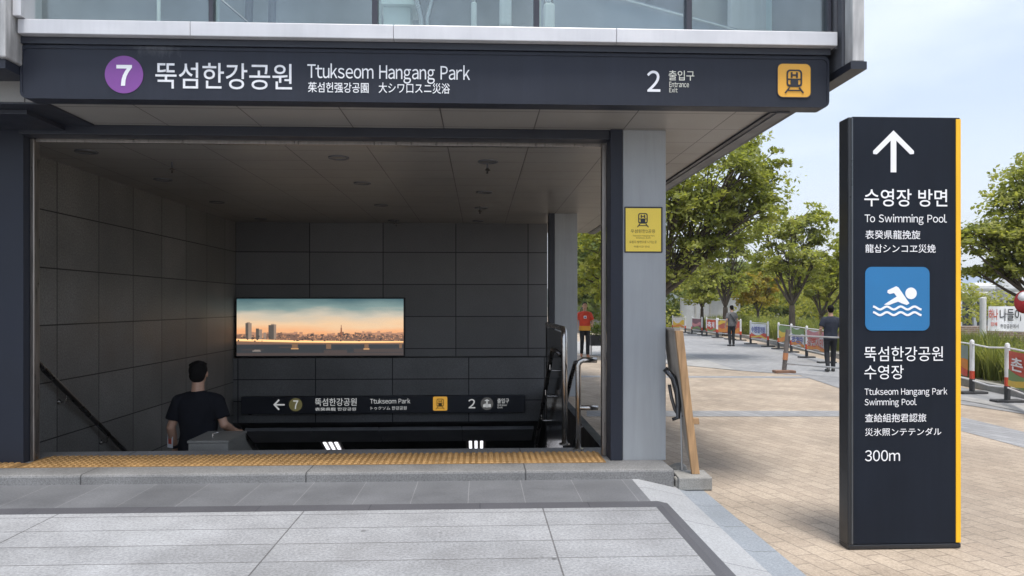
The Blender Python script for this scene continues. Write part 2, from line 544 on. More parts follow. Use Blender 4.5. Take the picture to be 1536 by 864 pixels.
M['leaf_gold'] = leafmat('leaves_golden', [(0.12, 0.13, 0.022), (0.22, 0.20, 0.04), (0.32, 0.25, 0.055), (0.34, 0.23, 0.05)])
M['leaf_dark'] = leafmat('leaves_dark', [(0.060, 0.088, 0.030), (0.105, 0.145, 0.044), (0.16, 0.195, 0.06), (0.22, 0.245, 0.085)])
M['grass'] = leafmat('grass_blades', [(0.075, 0.105, 0.030), (0.14, 0.17, 0.05), (0.20, 0.22, 0.075), (0.29, 0.27, 0.12)])
M['hill'] = mat('wooded_hill', (0.045, 0.07, 0.04), 0.95, var=0.4, scale=0.03, bump=0.3)


# ------------------------------------------------------------------ flat shapes and lettering
def flat(polys, name, m, parent, Y, th=0.003, off=(0, 0, 0), rot=None):
    """polygons in x,z (world) as a thin plate whose front is at Y - th"""
    mb = MB()
    eps = min(0.0004, 0.004 / max(len(polys), 1))              # each piece a hair in front of the last: none coplanar
    for i_, p in enumerate(polys):
        a = sum(p[i][0] * p[(i + 1) % len(p)][1] - p[(i + 1) % len(p)][0] * p[i][1] for i in range(len(p)))
        q = p if a > 0 else p[::-1]
        mb.prism(q, 'y', Y - th - i_ * eps, Y)
    return mb.build(name, m, parent, off=off)


def rrect(x0, x1, z0, z1, r, n=6):
    pts = []
    for cx, cz, a0 in ((x1 - r, z1 - r, 0), (x0 + r, z1 - r, 90), (x0 + r, z0 + r, 180), (x1 - r, z0 + r, 270)):
        for k in range(n + 1):
            a = R(a0 + 90 * k / n)
            pts.append((cx + r * math.cos(a), cz + r * math.sin(a)))
    return pts


def disc(cx, cz, r, n=40):
    return [(cx + r * math.cos(2 * math.pi * k / n), cz + r * math.sin(2 * math.pi * k / n)) for k in range(n)]


def stroke(pts, w):
    """open polyline as one ribbon of width w"""
    L_, R_ = [], []
    for i, (x, z) in enumerate(pts):
        x0, z0 = pts[max(i - 1, 0)]
        x1, z1 = pts[min(i + 1, len(pts) - 1)]
        d = math.hypot(x1 - x0, z1 - z0) or 1
        nx, nz = -(z1 - z0) / d * w / 2, (x1 - x0) / d * w / 2
        L_.append((x + nx, z + nz))
        R_.append((x - nx, z - nz))
    return [R_ + L_[::-1]]


def ring(poly, w):
    """closed outline of width w as quads (inset towards the centre)"""
    cx = sum(p[0] for p in poly) / len(poly)
    cz = sum(p[1] for p in poly) / len(poly)
    hx = max(abs(p[0] - cx) for p in poly)
    hz = max(abs(p[1] - cz) for p in poly)
    inn = [(cx + (p[0] - cx) * (1 - w / hx), cz + (p[1] - cz) * (1 - w / hz)) for p in poly]
    n = len(poly)
    return [[poly[i], poly[(i + 1) % n], inn[(i + 1) % n], inn[i]] for i in range(n)]


_gc = {}


def glyphs(s, weight=0.0):
    if any(0x21 <= ord(c) <= 0x7e for c in s) and not any(ord(c) > 0x2000 for c in s):
        V, Fc, x = [], [], 0.0
        for c in s:
            if c == ' ':
                x += 0.36
                continue
            k = (c, round(weight, 4))
            if k not in _gc:
                _gc[k] = glyphs_raw(chr(ord(c) + 0xfee0), weight)
            v, f = _gc[k]
            a0, a1 = min(p[0] for p in v), max(p[0] for p in v)
            gap = {'T': -.02, 't': .03, 'o': .06, 'e': .06, 'k': .03}.get(c, .085)
            n = len(V)
            V += [(p[0] - a0 + x, p[1], 0) for p in v]
            Fc += [tuple(i + n for i in q) for q in f]
            x += a1 - a0 + gap
        return V, Fc
    return glyphs_raw(s, weight)


def glyphs_raw(s, weight=0.0):
    cu = bpy.data.curves.new('lettering', 'FONT')
    cu.body = s
    cu.size = 1.0
    cu.offset = weight
    cu.resolution_u = 4
    o = bpy.data.objects.new('lettering', cu)
    C.objects.link(o)
    dg = bpy.context.evaluated_depsgraph_get()
    me = bpy.data.meshes.new_from_object(o.evaluated_get(dg))
    v = [tuple(p.co) for p in me.vertices]
    f = [tuple(p.vertices) for p in me.polygons]
    bpy.data.objects.remove(o)
    bpy.data.meshes.remove(me)
    bpy.data.curves.remove(cu)
    return v, f


def letters(s, x0, x1, z0, z1, Y, m, parent, name='lettering', weight=0.0, off=(0, 0, 0), shear=0.0, keep=False):
    v, f = glyphs(s, weight)
    xs, ys = [p[0] for p in v], [p[1] for p in v]
    a0, a1, b0, b1 = min(xs), max(xs), min(ys), max(ys)
    sx, sz = (x1 - x0) / (a1 - a0), (z1 - z0) / (b1 - b0)
    if keep:
        sx = sz = min(sx, sz)
    mb = MB()
    mb.add([(x0 + (p[0] - a0) * sx, Y, z0 + (p[1] - b0) * sz + shear * (p[0] - a0) * sx) for p in v], f)
    return mb.build(name, m, parent, off=off)


def pbox(px0, py0, px1, py1, Y):
    (x0, z0), (x1, z1) = at(px0, py1, Y), at(px1, py0, Y)
    return x0, x1, z0, z1


def ptext(s, px0, py0, px1, py1, Y, m, parent, weight=0.0, name='lettering', off=(0, 0, 0)):
    x0, x1, z0, z1 = pbox(px0, py0, px1, py1, Y)
    return letters(s, x0, x1, z0, z1, Y, m, parent, name, weight, off)


def train_icon(cx, cz, w, Y, m, parent, off=(0, 0, 0), letter=True):
    """front of a train on rails, drawn in a box of width w"""
    s = w
    P = []
    P += ring(rrect(cx - .29 * s, cx + .29 * s, cz - .24 * s, cz + .40 * s, .13 * s), .055 * s)
    P += [[(cx - .27 * s, cz - .20 * s), (cx + .27 * s, cz - .20 * s), (cx + .27 * s, cz - .155 * s), (cx - .27 * s, cz - .155 * s)]]
    P += [[(cx - .27 * s, cz + .02 * s), (cx + .27 * s, cz + .02 * s), (cx + .27 * s, cz + .065 * s), (cx - .27 * s, cz + .065 * s)]]
    P += [[(cx - .14 * s, cz - .155 * s), (cx + .14 * s, cz - .155 * s), (cx + .14 * s, cz + .02 * s), (cx - .14 * s, cz + .02 * s)]]
    if letter:
        P += [[(cx - .13 * s, cz + .10 * s), (cx - .07 * s, cz + .10 * s), (cx - .07 * s, cz + .30 * s), (cx - .13 * s, cz + .30 * s)],
              [(cx + .07 * s, cz + .10 * s), (cx + .13 * s, cz + .10 * s), (cx + .13 * s, cz + .30 * s), (cx + .07 * s, cz + .30 * s)],
              [(cx - .07 * s, cz + .17 * s), (cx + .07 * s, cz + .17 * s), (cx + .07 * s, cz + .22 * s), (cx - .07 * s, cz + .22 * s)]]
    P += stroke([(cx - .18 * s, cz - .26 * s), (cx - .34 * s, cz - .46 * s)], .05 * s)
    P += stroke([(cx + .18 * s, cz - .26 * s), (cx + .34 * s, cz - .46 * s)], .05 * s)
    P += [[(cx - .22 * s, cz - .385 * s), (cx + .22 * s, cz - .385 * s), (cx + .22 * s, cz - .345 * s), (cx - .22 * s, cz - .345 * s)]]
    return flat(P, 'train_pictogram', m, parent, Y, 0.002, off)

# ================================================================== THE SETTING
gm = MB()                                                     # earth to the horizon, left open over the stairwell
for x0, x1, y0, y1 in ((-1500, 1500, -600, 7.2), (-1500, -5.4, 7.2, 26), (1.6, 1500, 7.2, 26), (-1500, 1500, 26, 2500)):
    gm.quad((x0, y0, -0.19), (x1, y0, -0.19), (x1, y1, -0.19), (x0, y1, -0.19))
struct('ground', gm, M['earth'])


def sheet(name, m, xs, y0, y1, dz):
    mb = MB()
    xs = sorted(set([xs[0]] + [x for x in (1.5, 1.7, 1.95) if xs[0] < x < xs[1]] + [xs[1]]))
    for a, b in zip(xs[:-1], xs[1:]):
        mb.quad((a, y0, gh(a) + dz), (b, y0, gh(b) + dz), (b, y1, gh(b) + dz), (a, y1, gh(a) + dz))
    return struct(name, mb, m)


sheet('granite_forecourt', M['granite'], (-30, 1.44), -20, 6.0, 0.0)
sheet('dark_paving_border', M['border'], (-30, 1.44), 6.0, 6.18, 0.0)
sheet('slate_paving', M['slate'], (-30, 1.44), 6.18, 7.1, 0.0)
mb = MB()                                                     # the border turns the corner and runs towards the viewer
for a, b in ((1.44, 1.50), (1.50, 1.58)):
    mb.quad((a, -20, gh(a)), (b, -20, gh(b)), (b, 6.18, gh(b)), (a, 6.18, gh(a)))
struct('side_paving_border', mb, M['border'])
mb = MB()
for a, b in ((1.58, 1.70), (1.70, 1.88)):
    mb.quad((a, -20, gh(a)), (b, -20, gh(b)), (b, 6.18, gh(b)), (a, 6.18, gh(a)))
for a, b in ((1.44, 1.5), (1.5, 1.88)):
    mb.quad((a, 6.18, gh(a)), (b, 6.18, gh(b)), (b, 7.1, gh(b)), (a, 7.1, gh(a)))
struct('pale_edge_paving', mb, M['gutter_pale'])
mb = MB()
mb.quad((1.88, -20, gh(1.88)), (1.95, -20, GZ), (1.95, 7.6, GZ), (1.88, 7.6, gh(1.88)))
mb.quad((1.95, -20, GZ), (2.12, -20, GZ), (2.12, 7.6, GZ), (1.95, 7.6, GZ))
struct('bluish_edge_paving', mb, M['gutter_blue'])
mb = MB()
mb.quad((2.12, -20, GZ), (30, -20, GZ), (30, 120, GZ), (2.12, 120, GZ))
mb.quad((1.55, 7.6, GZ), (2.12, 7.6, GZ), (2.12, 120, GZ), (1.55, 120, GZ))
mb.quad((-12, 24.5, GZ), (1.55, 24.5, GZ), (1.55, 120, GZ), (-12, 120, GZ))
struct('beige_plaza', mb, M['paver'])


def band(name, pts, m, dz=0.004):
    mb = MB()
    q = [(*gnd(px, py), GZ + dz) for px, py in pts]
    mb.add(q, [tuple(range(len(q)))])
    return struct(name, mb, m)


band('grey_paving_band', [(880, 625), (1264, 625), (1264, 616.5), (880, 616.5)], M['paver_grey'])
band('grey_paving_band', [(1380, 611), (1640, 673), (1640, 700), (1380, 630)], M['paver_grey'])
band('pale_paving_band', [(870, 566), (1300, 568), (1300, 565), (870, 563.5)], M['paver_grey'])
band('grey_walkway', [(990, 520), (1105, 556), (1200, 563), (1260, 583), (1330, 590), (1560, 625), (1760, 660), (1640, 606), (1450, 583), (1260, 545), (1140, 517), (1040, 497), (1000, 497)], M['paver_grey'], 0.008)
band('pale_walkway', [(860, 530), (990, 545), (1105, 556), (1010, 524), (990, 519), (860, 512)], M['paver_pale'], 0.012)
band('pale_walkway_edge', [(1262, 578), (1350, 585), (1470, 606), (1640, 640), (1640, 626), (1470, 600), (1290, 560)], M['paver_pale'], 0.016)

# planting bed with its kerb behind the row of barriers
EDGE = [(9.9, 8.0), (10.3, 13.2), (10.8, 16.5), (11.8, 23.0), (13.2, 32.0), (14.3, 39.0), (14.6, 52.0)]
mb = MB()
for (xa, ya), (xb, yb) in zip(EDGE[:-1], EDGE[1:]):
    mb.quad((xa, ya, 0.02), (xa + 60, ya, 0.02), (xb + 60, yb, 0.02), (xb, yb, 0.02))
struct('planting_bed', mb, M['earth'])
mb = MB()
for (xa, ya), (xb, yb) in zip(EDGE[:-1], EDGE[1:]):
    mb.prism([(xa - 0.16, ya), (xa + 0.02, ya), (xb + 0.02, yb - 0.01), (xb - 0.16, yb - 0.01)], 'z', -0.15, 0.06)
struct('bed_kerb', mb, M['concrete'])

# hill far off
mb = MB()
N = 60
for i in range(N + 1):
    x = -700 + 1900 * i / N
    h = 22 + 26 * math.exp(-((x - 330) / 120) ** 2) + 18 * math.exp(-((x - 640) / 160) ** 2) + 3 * math.sin(x * 0.045) + 2 * math.sin(x * 0.11)
    mb.v += [(x, 760, -1), (x, 860, h), (x, 1000, h * 1.02), (x, 1160, -1)]
for i in range(N):
    for k in range(3):
        a = i * 4 + k
        mb.f.append((a, a + 4, a + 5, a + 1))
struct('hill', mb, M['hill'], smooth=True)

# landing, stairs and the passage at their foot
mb = MB()
mb.prism([(-12, 6.97), (1.15, 6.97), (1.85, 6.97), (1.85, 8.1), (-12, 8.1)], 'z', -0.4, 0.09)
struct('entrance_step', mb, M['step'], bevel=0.022)
mb = MB()
for i in range(27):
    y, z = 8.1 + 0.25 * i, 0.09 - 0.17 * (i + 1)
    mb.box(-5.2, 1.48, y, y + 0.25 if i < 26 else 24, z - 0.5, z)
struct('stairs', mb, M['stair'])
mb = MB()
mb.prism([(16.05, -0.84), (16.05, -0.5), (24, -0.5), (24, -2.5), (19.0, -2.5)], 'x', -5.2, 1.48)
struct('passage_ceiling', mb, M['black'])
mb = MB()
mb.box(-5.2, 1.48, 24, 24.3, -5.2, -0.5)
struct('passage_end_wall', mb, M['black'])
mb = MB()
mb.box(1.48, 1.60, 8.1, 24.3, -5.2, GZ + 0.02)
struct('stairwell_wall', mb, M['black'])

# ================================================================== THE STATION BUILDING
B = thing('station_building', 'dark clad station entrance building with glazed upper floor, open stairwell below and grey columns', 'building')
mb = MB().box(-5.5, -5.2, 7.62, 24.3, -5.2, 3.42)
mb.build('side_wall', M['wall'], B)
mb = MB().box(-5.2, 1.46, 16.0, 16.3, 0.55, 3.42)
mb.build('back_wall', M['backwall'], B)
mb = MB().prism([(15.84, 0.54), (16.3, 0.54), (16.3, -0.5), (16.04, -0.84), (15.84, -0.84)], 'x', -5.2, 1.46)
mb.build('lower_back_wall', M['lowwall'], B, bevel=0.008)
mb = MB().box(-12, -4.78, 7.55, 7.75, -0.2, 3.9)
mb.build('front_wall', M['navy_dark'], B)
mb = MB().box(-12, 2.64, 6.62, 18.0, 3.42, 3.80)
mb.build('soffit', M['soffit'], B)
mb = MB().box(2.64, 2.69, 6.62, 18.0, 3.40, 3.80)
mb.build('soffit_groove', M['navy_dark'], B)
mb = MB().box(2.69, 2.81, 6.60, 18.0, 3.39, 3.86)
mb.build('soffit_trim', M['soffit_edge'], B, bevel=0.006)

# gate frame at the top of the stairs
mb = MB().box(-4.78, -4.50, 7.50, 7.74, 0.09, 3.42)
mb.build('gate_post', M['navy'], B, bevel=0.006)
mb = MB().box(1.31, 1.432, 7.38, 7.62, 0.09, 3.42)
mb.build('gate_post', M['navy'], B, bevel=0.006)
mb = MB().box(-4.50, 1.31, 7.42, 7.62, 3.325, 3.42)
mb.build('gate_head', M['navy_dark'], B, bevel=0.006)
for x0, x1 in ((-4.50, -4.455), (1.262, 1.308)):
    mb = MB().box(x0, x1, 7.60, 7.70, 0.09, 3.32)
    mb.build('gate_track', M['steel_brown'], B, bevel=0.008)
mb = MB().box(-4.455, 1.262, 7.625, 7.69, 3.29, 3.325)
mb.build('gate_head_track', M['steel_brown'], B, bevel=0.004)

MB().box(-12, -3.77, 6.63, 7.415, 3.404, 3.50).build('soffit_beam', M['navy_dark'], B, bevel=0.004)
MB().box(-12, -4.05, 6.80, 7.415, 3.36, 3.403).build('soffit_beam', M['navy_dark'], B, bevel=0.004)

# columns of the open side
for y in (7.40, 14.2):
    w = 0.44
    c = MB().box(1.436, 1.436 + w, y, y + w, 0.085 if y < 8 else -0.2, 3.42).build('column', M['column'], B, bevel=0.008)
MB().box(1.33, 1.434, 14.18, 14.5, -0.2, 3.42).build('column_trim', M['navy_dark'], B)

# upper floor
UF = 3.92
MB().box(-12, 3.16, 6.62, 18.0, 3.805, UF).build('upper_floor_slab', M['navy_dark'], B)
MB().box(-3.90, 3.10, 6.42, 6.62, 3.865, UF).build('sign_recess', M['navy_dark'], B)
segs = [-3.86]
for px in (285, 590, 925):
    segs.append(at(px, 60, 6.35)[0])
segs.append(3.13)
mb = MB()
for a, b in zip(segs[:-1], segs[1:]):
    mb.box(a + 0.0012, b - 0.0012, 6.35, 6.62, UF + 0.003, 4.045)
mb.build('window_sill', M['sill'], B, bevel=0.006)
mb = MB().box(-12, -3.875, 6.22, 6.60, 3.68, 8.2)
mb.build('cladding_panel', M['dirty_metal'], B, bevel=0.012)
mb = MB().box(-12, -3.90, 6.26, 7.55, 3.60, 3.675)
mb.build('cladding_base', M['navy_dark'], B)
mb = MB().box(-3.87, -3.80, 6.30, 6.60, 4.05, 8.2)
mb.build('corner_trim', M['sill'], B, bevel=0.006)
mb = MB().box(3.185, 3.29, 6.20, 6.34, 3.74, 8.2)
mb.build('corner_post', M['dirty_metal'], B, bevel=0.008)
mb = MB().box(3.165, 3.30, 6.345, 18.0, 3.74, 8.2)
mb.build('side_cladding', M['soffit_edge'], B)
mb = MB().box(3.165, 3.305, 6.19, 18.0, 3.67, 3.736)
mb.build('side_cladding_base', M['navy_dark'], B)
mb = MB().box(3.135, 3.163, 6.42, 6.60, UF, 8.2)
mb.build('corner_trim', M['soffit_edge'], B)

gmat, gnt, gb, gn, gl = _new('window_glass')
gtr = gn.new('ShaderNodeBsdfTransparent')
gtr.inputs[0].default_value = (0.84, 0.89, 0.88, 1)
ggl = gn.new('ShaderNodeBsdfGlossy')
ggl.inputs['Roughness'].default_value = 0.012
ggl.inputs[0].default_value = (0.9, 0.95, 0.95, 1)
gtc = gn.new('ShaderNodeTexCoord')
gmp = gn.new('ShaderNodeMapping')
gmp.inputs['Scale'].default_value = (1.6, 1, 0.7)
gl.new(gtc.outputs['Object'], gmp.inputs[0])
gfac = _ramp(gnt, _noise(gnt, gmp.outputs[0], 1.2, 7, 0.7), 0.35, 0.7, (0.10, 0.10, 0.10), (0.16, 0.16, 0.16))
gms = gn.new('ShaderNodeMixShader')
gl.new(gfac, gms.inputs[0])
gl.new(gtr.outputs[0], gms.inputs[1])
gl.new(ggl.outputs[0], gms.inputs[2])
gl.new(gms.outputs[0], gn['Material Output'].inputs[0])
M['glass'] = gmat
M['mullion'] = mat('dark_mullion', (0.035, 0.036, 0.050), 0.4, var=0.1)
M['mullion_pale'] = mat('pale_window_gasket', (0.32, 0.37, 0.36), 0.5)
edges = [(36, 313), (319, 558), (566, 801), (809, 1030), (1038, 1242)]
for a, b in edges:
    xa, xb = at(a, 20, 6.50)[0], at(b, 20, 6.50)[0]
    MB().box(xa, xb, 6.49, 6.505, 4.05, 8.1).build('window', M['glass'], B)
for a, b in ((32, 36), (313, 319), (558, 566), (801, 809), (1030, 1038), (1242, 1247)):
    xa, xb = at(a, 20, 6.45)[0], at(b, 20, 6.45)[0]
    o = MB().box(xa, xb, 6.45, 6.56, 4.048, 8.1).build('mullion', M['mullion'], B)
    MB().box(xb + 0.002, xb + 0.022, 6.515, 6.56, 4.048, 8.1).build('gasket', M['mullion_pale'], o)
# rooms behind the glass
M['room_wall'] = mat('room_wall', (0.26, 0.28, 0.28), 0.8, var=0.25, scale=0.8)
M['room_floor'] = mat('room_floor', (0.25, 0.25, 0.25), 0.6)
M['pale_green'] = mat('pale_green_paint', (0.62, 0.70, 0.68), 0.5, var=0.05)
M['pale_panel'] = mat('pale_room_panel', (0.60, 0.63, 0.65), 0.6, var=0.12, stretch=(5, 1, 0.5))
M['blue_grey'] = mat('blue_grey_room_panel', (0.24, 0.27, 0.33), 0.6, var=0.1)
M['cyan_pale'] = mat('pale_cyan_room_panel', (0.58, 0.72, 0.74), 0.6, var=0.10, stretch=(5, 1, 0.5))
MB().box(-12, 3.16, 14, 14.2, UF, 8.2).build('room_back_wall', M['room_wall'], B)
MB().box(-12, 3.16, 6.62, 14, UF + 0.002, UF + 0.02).build('room_floor', M['room_floor'], B)
MB().box(-12, 3.32, 6.34, 6.62, 8.21, 8.5).box(-12, 3.32, 12.5, 18, 8.21, 8.5).box(-12, -11, 6.62, 12.5, 8.21, 8.5).box(2.9, 3.32, 6.62, 12.5, 8.21, 8.5).build('roof', M['soffit_edge'], B)  # wide opening added over the room so sky light brightens it
xa, xb = at(575, 20, 7.4)[0], at(616, 20, 7.4)[0]
cg = MB().box(xa, xb, 7.4, 7.7, UF + 0.02, 4.62).build('room_pier', M['pale_green'], B, bevel=0.01)
MB().box(xa - 0.04, xb + 0.06, 7.34, 7.74, 4.62, 4.70).build('pier_cap', M['pale_green'], cg)
for a, b, m_, y in ((1096, 1164, 'pale_panel', 7.9), (1164.5, 1187, 'blue_grey', 7.95), (1187.5, 1260, 'cyan_pale', 7.9), (1031, 1095, 'room_wall', 8.2)):
    xa, xb = at(a, 20, y)[0], min(at(b, 20, y)[0], 3.1)
    MB().box(xa, xb, y, y + 0.1, UF + 0.02, 8.2).build('room_panel', M[m_], B)
pa, pb, pc = at(860, -22, 7.8), at(1105, 46, 7.8), at(800, 46, 7.8)
MB().prism([(pc[0], UF + 0.02), (pb[0], UF + 0.02), pb, pa, (pc[0], pa[1] + 0.1)], 'y', 7.75, 7.87).build('stair_stringer', M['blue_grey'], B)
d1, d2 = at(855, -22, 7.74), at(1108, 47, 7.74)
MB().tube([(d1[0], 7.73, d1[1]), (d2[0], 7.73, d2[1])], 0.012, 6).build('stringer_edge', M['pale_panel'], B)
for px, lean in ((238, 0), (368, 14), (405, 8)):
    x0, x1 = at(px, 45, 8.2)[0], at(px + lean, -40, 8.2)[0]
    MB().tube([(x0, 8.2, UF), (x1, 8.2, 6.4)], 0.045 if lean else 0.02, 8).build('room_post', M['mullion'] if lean else M['pale_green'], B)
MB().tube([(at(332, 0, 8)[0], 8, at(332, 0, 8)[1]), (at(372, 34, 8)[0], 8, at(372, 34, 8)[1])], 0.012, 6).build('room_cable', M['mullion'], B)
duct = MB()
for k, (px, w_) in enumerate(((632, 0.03), (641, 0.025))):
    x0, z0 = at(px, 43, 7.3)
    duct.tube([(x0 + .02, 7.3, UF + .02), (x0, 7.3, z0 + 0.1), (x0 + .05 * (k * 2 - 1), 7.3, z0 + 0.3), (x0 - .02, 7.32, 6.0)], w_, 8)
duct.build('room_duct', M['steel'], B, smooth=True)
# small machines standing close to the glass
for px, w_, h_, lab in ((711, .055, .60, 'small silver lamp head standing behind the glass, left of the machine with a dark foot'),
                        (758, .115, .64, 'grey machine with a dark foot standing behind the middle of the upper window'),
                        (823, .105, .60, 'pale domed machine standing behind the glass, right of the dark mullion')):
    x0 = at(px, 40, 7.2)[0]
    t = thing('silver_machine', lab, 'machine', (x0, 7.2, UF + 0.02), group='machines behind the upper window')
    MB().box(-w_ / 2 - .03, w_ / 2 + .03, -0.1, 0.12, 0, h_ * 0.62).build('cabinet', M['steel_brown'] if px != 823 else M['dirty_metal'], t, bevel=0.02)
    MB().box(-w_ / 2, w_ / 2, -.09, .09, h_ * 0.62, h_ * 1.05).build('screen_housing', M['pale_panel'], t, bevel=0.02)
    MB().ell((0, 0, h_ * 1.08), w_ / 2 * .95, .08, 0.10).build('dome', M['steel'], t, smooth=True)

# ================================================================== FASCIA SIGN
YS = 6.45
S = thing('fascia_sign', 'long navy station name sign over the entrance with a purple 7 and amber emblem', 'sign', (-0.4, YS, 3.40))
SO = (-0.4, YS, 3.40)
sx0, sx1, sz0, sz1 = -3.895, 3.10, 3.405, 3.862
MB().prism(rrect(sx0, sx1, sz0, sz1, 0.055), 'y', YS, YS + 0.17).build('sign_box', M['navy_stained'], S, bevel=0.006, off=SO)
mb = MB()
for q in ring(rrect(sx0, sx1, sz0, sz1, 0.055), 0.022):
    pass
inn = rrect(sx0 + .02, sx1 - .02, sz0 + .022, sz1 - .03, 0.045)
outp = rrect(sx0 + .001, sx1 - .001, sz0 + .001, sz1 - .001, 0.055)
n_ = len(inn)
for i in range(n_):
    j = (i + 1) % n_
    mb.add([(outp[i][0], YS - .008, outp[i][1]), (outp[j][0], YS - .008, outp[j][1]), (inn[j][0], YS - .008, inn[j][1]), (inn[i][0], YS - .008, inn[i][1]),
            (inn[j][0], YS, inn[j][1]), (inn[i][0], YS, inn[i][1]), (outp[j][0], YS, outp[j][1]), (outp[i][0], YS, outp[i][1])],
           [(0, 1, 2, 3), (3, 2, 4, 5), (1, 0, 7, 6)])
mb.build('sign_rim', M['navy_stained'], S, off=SO)
cx, cz = at(186.3, 112, YS)
rr = (at(215, 112, YS)[0] - at(157.5, 112, YS)[0]) / 2
d = flat([disc(cx, cz, rr, 56)], 'line_disc', M['purple'], S, YS, 0.004, SO)
ptext('7', 174.5, 97.5, 198, 128.5, YS - .007, M['white'], d, 0.030, 'numeral', SO)
ptext('뚝섬한강공원', 233, 96, 438, 132.5, YS - .004, M['white_worn'], S, 0.005, 'station_name', SO)
ptext('Ttukseom Hangang Park', 461, 98, 705, 123.5, YS - .004, M['white'], S, 0.004, 'station_name', SO)
ptext('茱섬헌强강공園', 462, 124, 553, 138.5, YS - .004, M['white'], S, 0.006, 'small_lettering', SO)
ptext('大シワ口スニ災浴', 568, 125, 675, 139.5, YS - .004, M['white'], S, 0.006, 'small_lettering', SO)
ptext('2', 970.5, 106, 990.5, 137.5, YS - .004, M['white'], S, 0.008, 'exit_number', SO)
ptext('출입구', 1003, 106, 1041.5, 120.5, YS - .004, M['cream'], S, 0.006, 'exit_lettering', SO)
ptext('Entrance', 1004, 123, 1033.5, 130.5, YS - .004, M['cream'], S, 0.006, 'exit_lettering', SO)
ptext('Exit', 1004, 131.5, 1016.5, 138.5, YS - .004, M['cream'], S, 0.006, 'exit_lettering', SO)
x0, x1, z0, z1 = pbox(1166, 96, 1216, 146, YS)
e = flat([rrect(x0, x1, z0, z1, 0.045)], 'train_emblem', M['amber'], S, YS, 0.004, SO)
flat(ring(rrect(x0 - .004, x1 + .004, z0 - .004, z1 + .004, 0.048), 0.006), 'emblem_edge', M['ink'], S, YS, 0.006, SO)
train_icon((x0 + x1) / 2, (z0 + z1) / 2, (x1 - x0) * .80, YS - .005, M['ink'], e, SO)

# ================================================================== YELLOW NOTICE ON THE COLUMN
YN = 7.40
nb = pbox(936.5, 310.5, 993.5, 379, YN)
NO = ((nb[0] + nb[1]) / 2, YN, nb[2])
t = thing('yellow_notice', 'yellow notice with a train pictogram in a dark frame on the near grey column', 'notice', NO)
flat([rrect(nb[0], nb[1], nb[2], nb[3], .008)], 'frame', M['ink'], t, YN, 0.008, NO)
nc = pbox(938.5, 312.5, 991.5, 377, YN - .008)
flat([[(nc[0], nc[2]), (nc[1], nc[2]), (nc[1], nc[3]), (nc[0], nc[3])]], 'sheet', M['yellow'], t, YN - .008, 0.002, NO)
ti = at(964.3, 329.5, YN - .01)
train_icon(ti[0], ti[1], 0.165, YN - .010, M['ink'], t, NO)
for s_, px0, px1, py0, py1, m_ in (('우섬원한2공용', 946, 983, 344, 349.5, 'ink_brown'), ('Ttukseom Hangang Park', 949, 982, 352.5, 355.2, 'ink_brown'),
                                   ('Station Exit', 954, 976, 355.6, 358, 'ink_brown'), ('유원지 방면으로 나가는곳', 944, 985, 361, 365, 'ink_brown'),
                                   ('이용시간 안내', 951, 974, 368.5, 371.5, 'ink_brown')):
    ptext(s_, px0, py0, px1, py1, YN - .0115, M[m_], t, 0.004, 'small_lettering', NO)

# ================================================================== TOTEM SIGN
YT = 5.20
tx0, tx1 = at(1274.5, 500, YT)[0], at(1441, 500, YT)[0]
tz0, tz1 = GZ + 0.01, at(1360, 175.5, YT)[1]
TO = ((tx0 + tx1) / 2, YT + .065, GZ)
T = thing('totem_sign', 'tall dark standing direction sign with white arrow, blue swimmer symbol and yellow edge', 'sign', TO)
MB().box(tx0 + .02, tx1 - .004, YT, YT + .135, tz0 + .03, tz1).build('sign_panel', M['totem'], T, bevel=0.006, off=TO)
MB().box(tx0 - .012, tx0 + .018, YT - .002, YT + .14, tz0 + .022, tz1 - .004).build('side_profile', M['totem_side'], T, bevel=0.010, off=TO)
MB().box(tx0 + .012, tx0 + .024, YT - .005, YT + .02, tz0 + .03, tz1 - .01).build('edge_strip', M['totem_edge'], T, bevel=0.003, off=TO)
MB().box(tx0 - .01, tx1 + .002, YT - .002, YT + .138, tz0 - .005, tz0 + .028).build('plinth', M['totem_side'], T, bevel=0.006, off=TO)
y0_, y1_ = at(1433.5, 500, YT)[0], at(1440.3, 500, YT)[0]
MB().box(y0_, y1_ + .002, YT - .006, YT + .10, tz0 + .035, tz1 - .012).build('yellow_stripe', M['stripe'], T, bevel=0.003, off=TO)
YF = YT - .001


def tt(s, px0, py0, px1, py1, name, w=0.006, m='white'):
    return ptext(s, px0, py0, px1, py1, YF - .003, M[m], T, w, name, TO)


A = lambda px, py: at(px, py, YF)
wd = A(1345, 220)[0] - A(1337, 220)[0]
tipL, tip, tipR = A(1312.5, 230.5), A(1340, 202), A(1367.5, 230.5)
flat([[A(*p) for p in ((1340, 195.8), (1370.5, 226.5), (1370.5, 231), (1365, 231.5), (1344.2, 210.8), (1344.2, 258.5), (1335.8, 258.5), (1335.8, 210.8),
                       (1315, 231.5), (1309.5, 231), (1309.5, 226.5))]], 'arrow', M['white'], T, YF, 0.003, TO)
tt('수영장 방면', 1296.5, 284, 1421, 309.5, 'destination', 0.008)
tt('To Swimming Pool', 1297, 321.5, 1420.5, 337, 'destination', 0.003)
tt('表癸県龍挽旋', 1298, 345.5, 1380.5, 358.5, 'small_lettering', 0.004)
tt('龍삽シンコヱ災娩', 1298, 366.5, 1403.5, 379, 'small_lettering', 0.004)
x0, z0 = A(1297.5, 496)
x1, z1 = A(1394, 400.5)
sw = flat([rrect(x0, x1, z0, z1, 0.05, 8)], 'pool_symbol', M['blue'], T, YF, 0.003, TO)
YW = YF - .0035
A2 = lambda px, py: at(px, py, YW)
hx, hz = A2(1366.5, 440)
hr = A2(1375, 440)[0] - hx
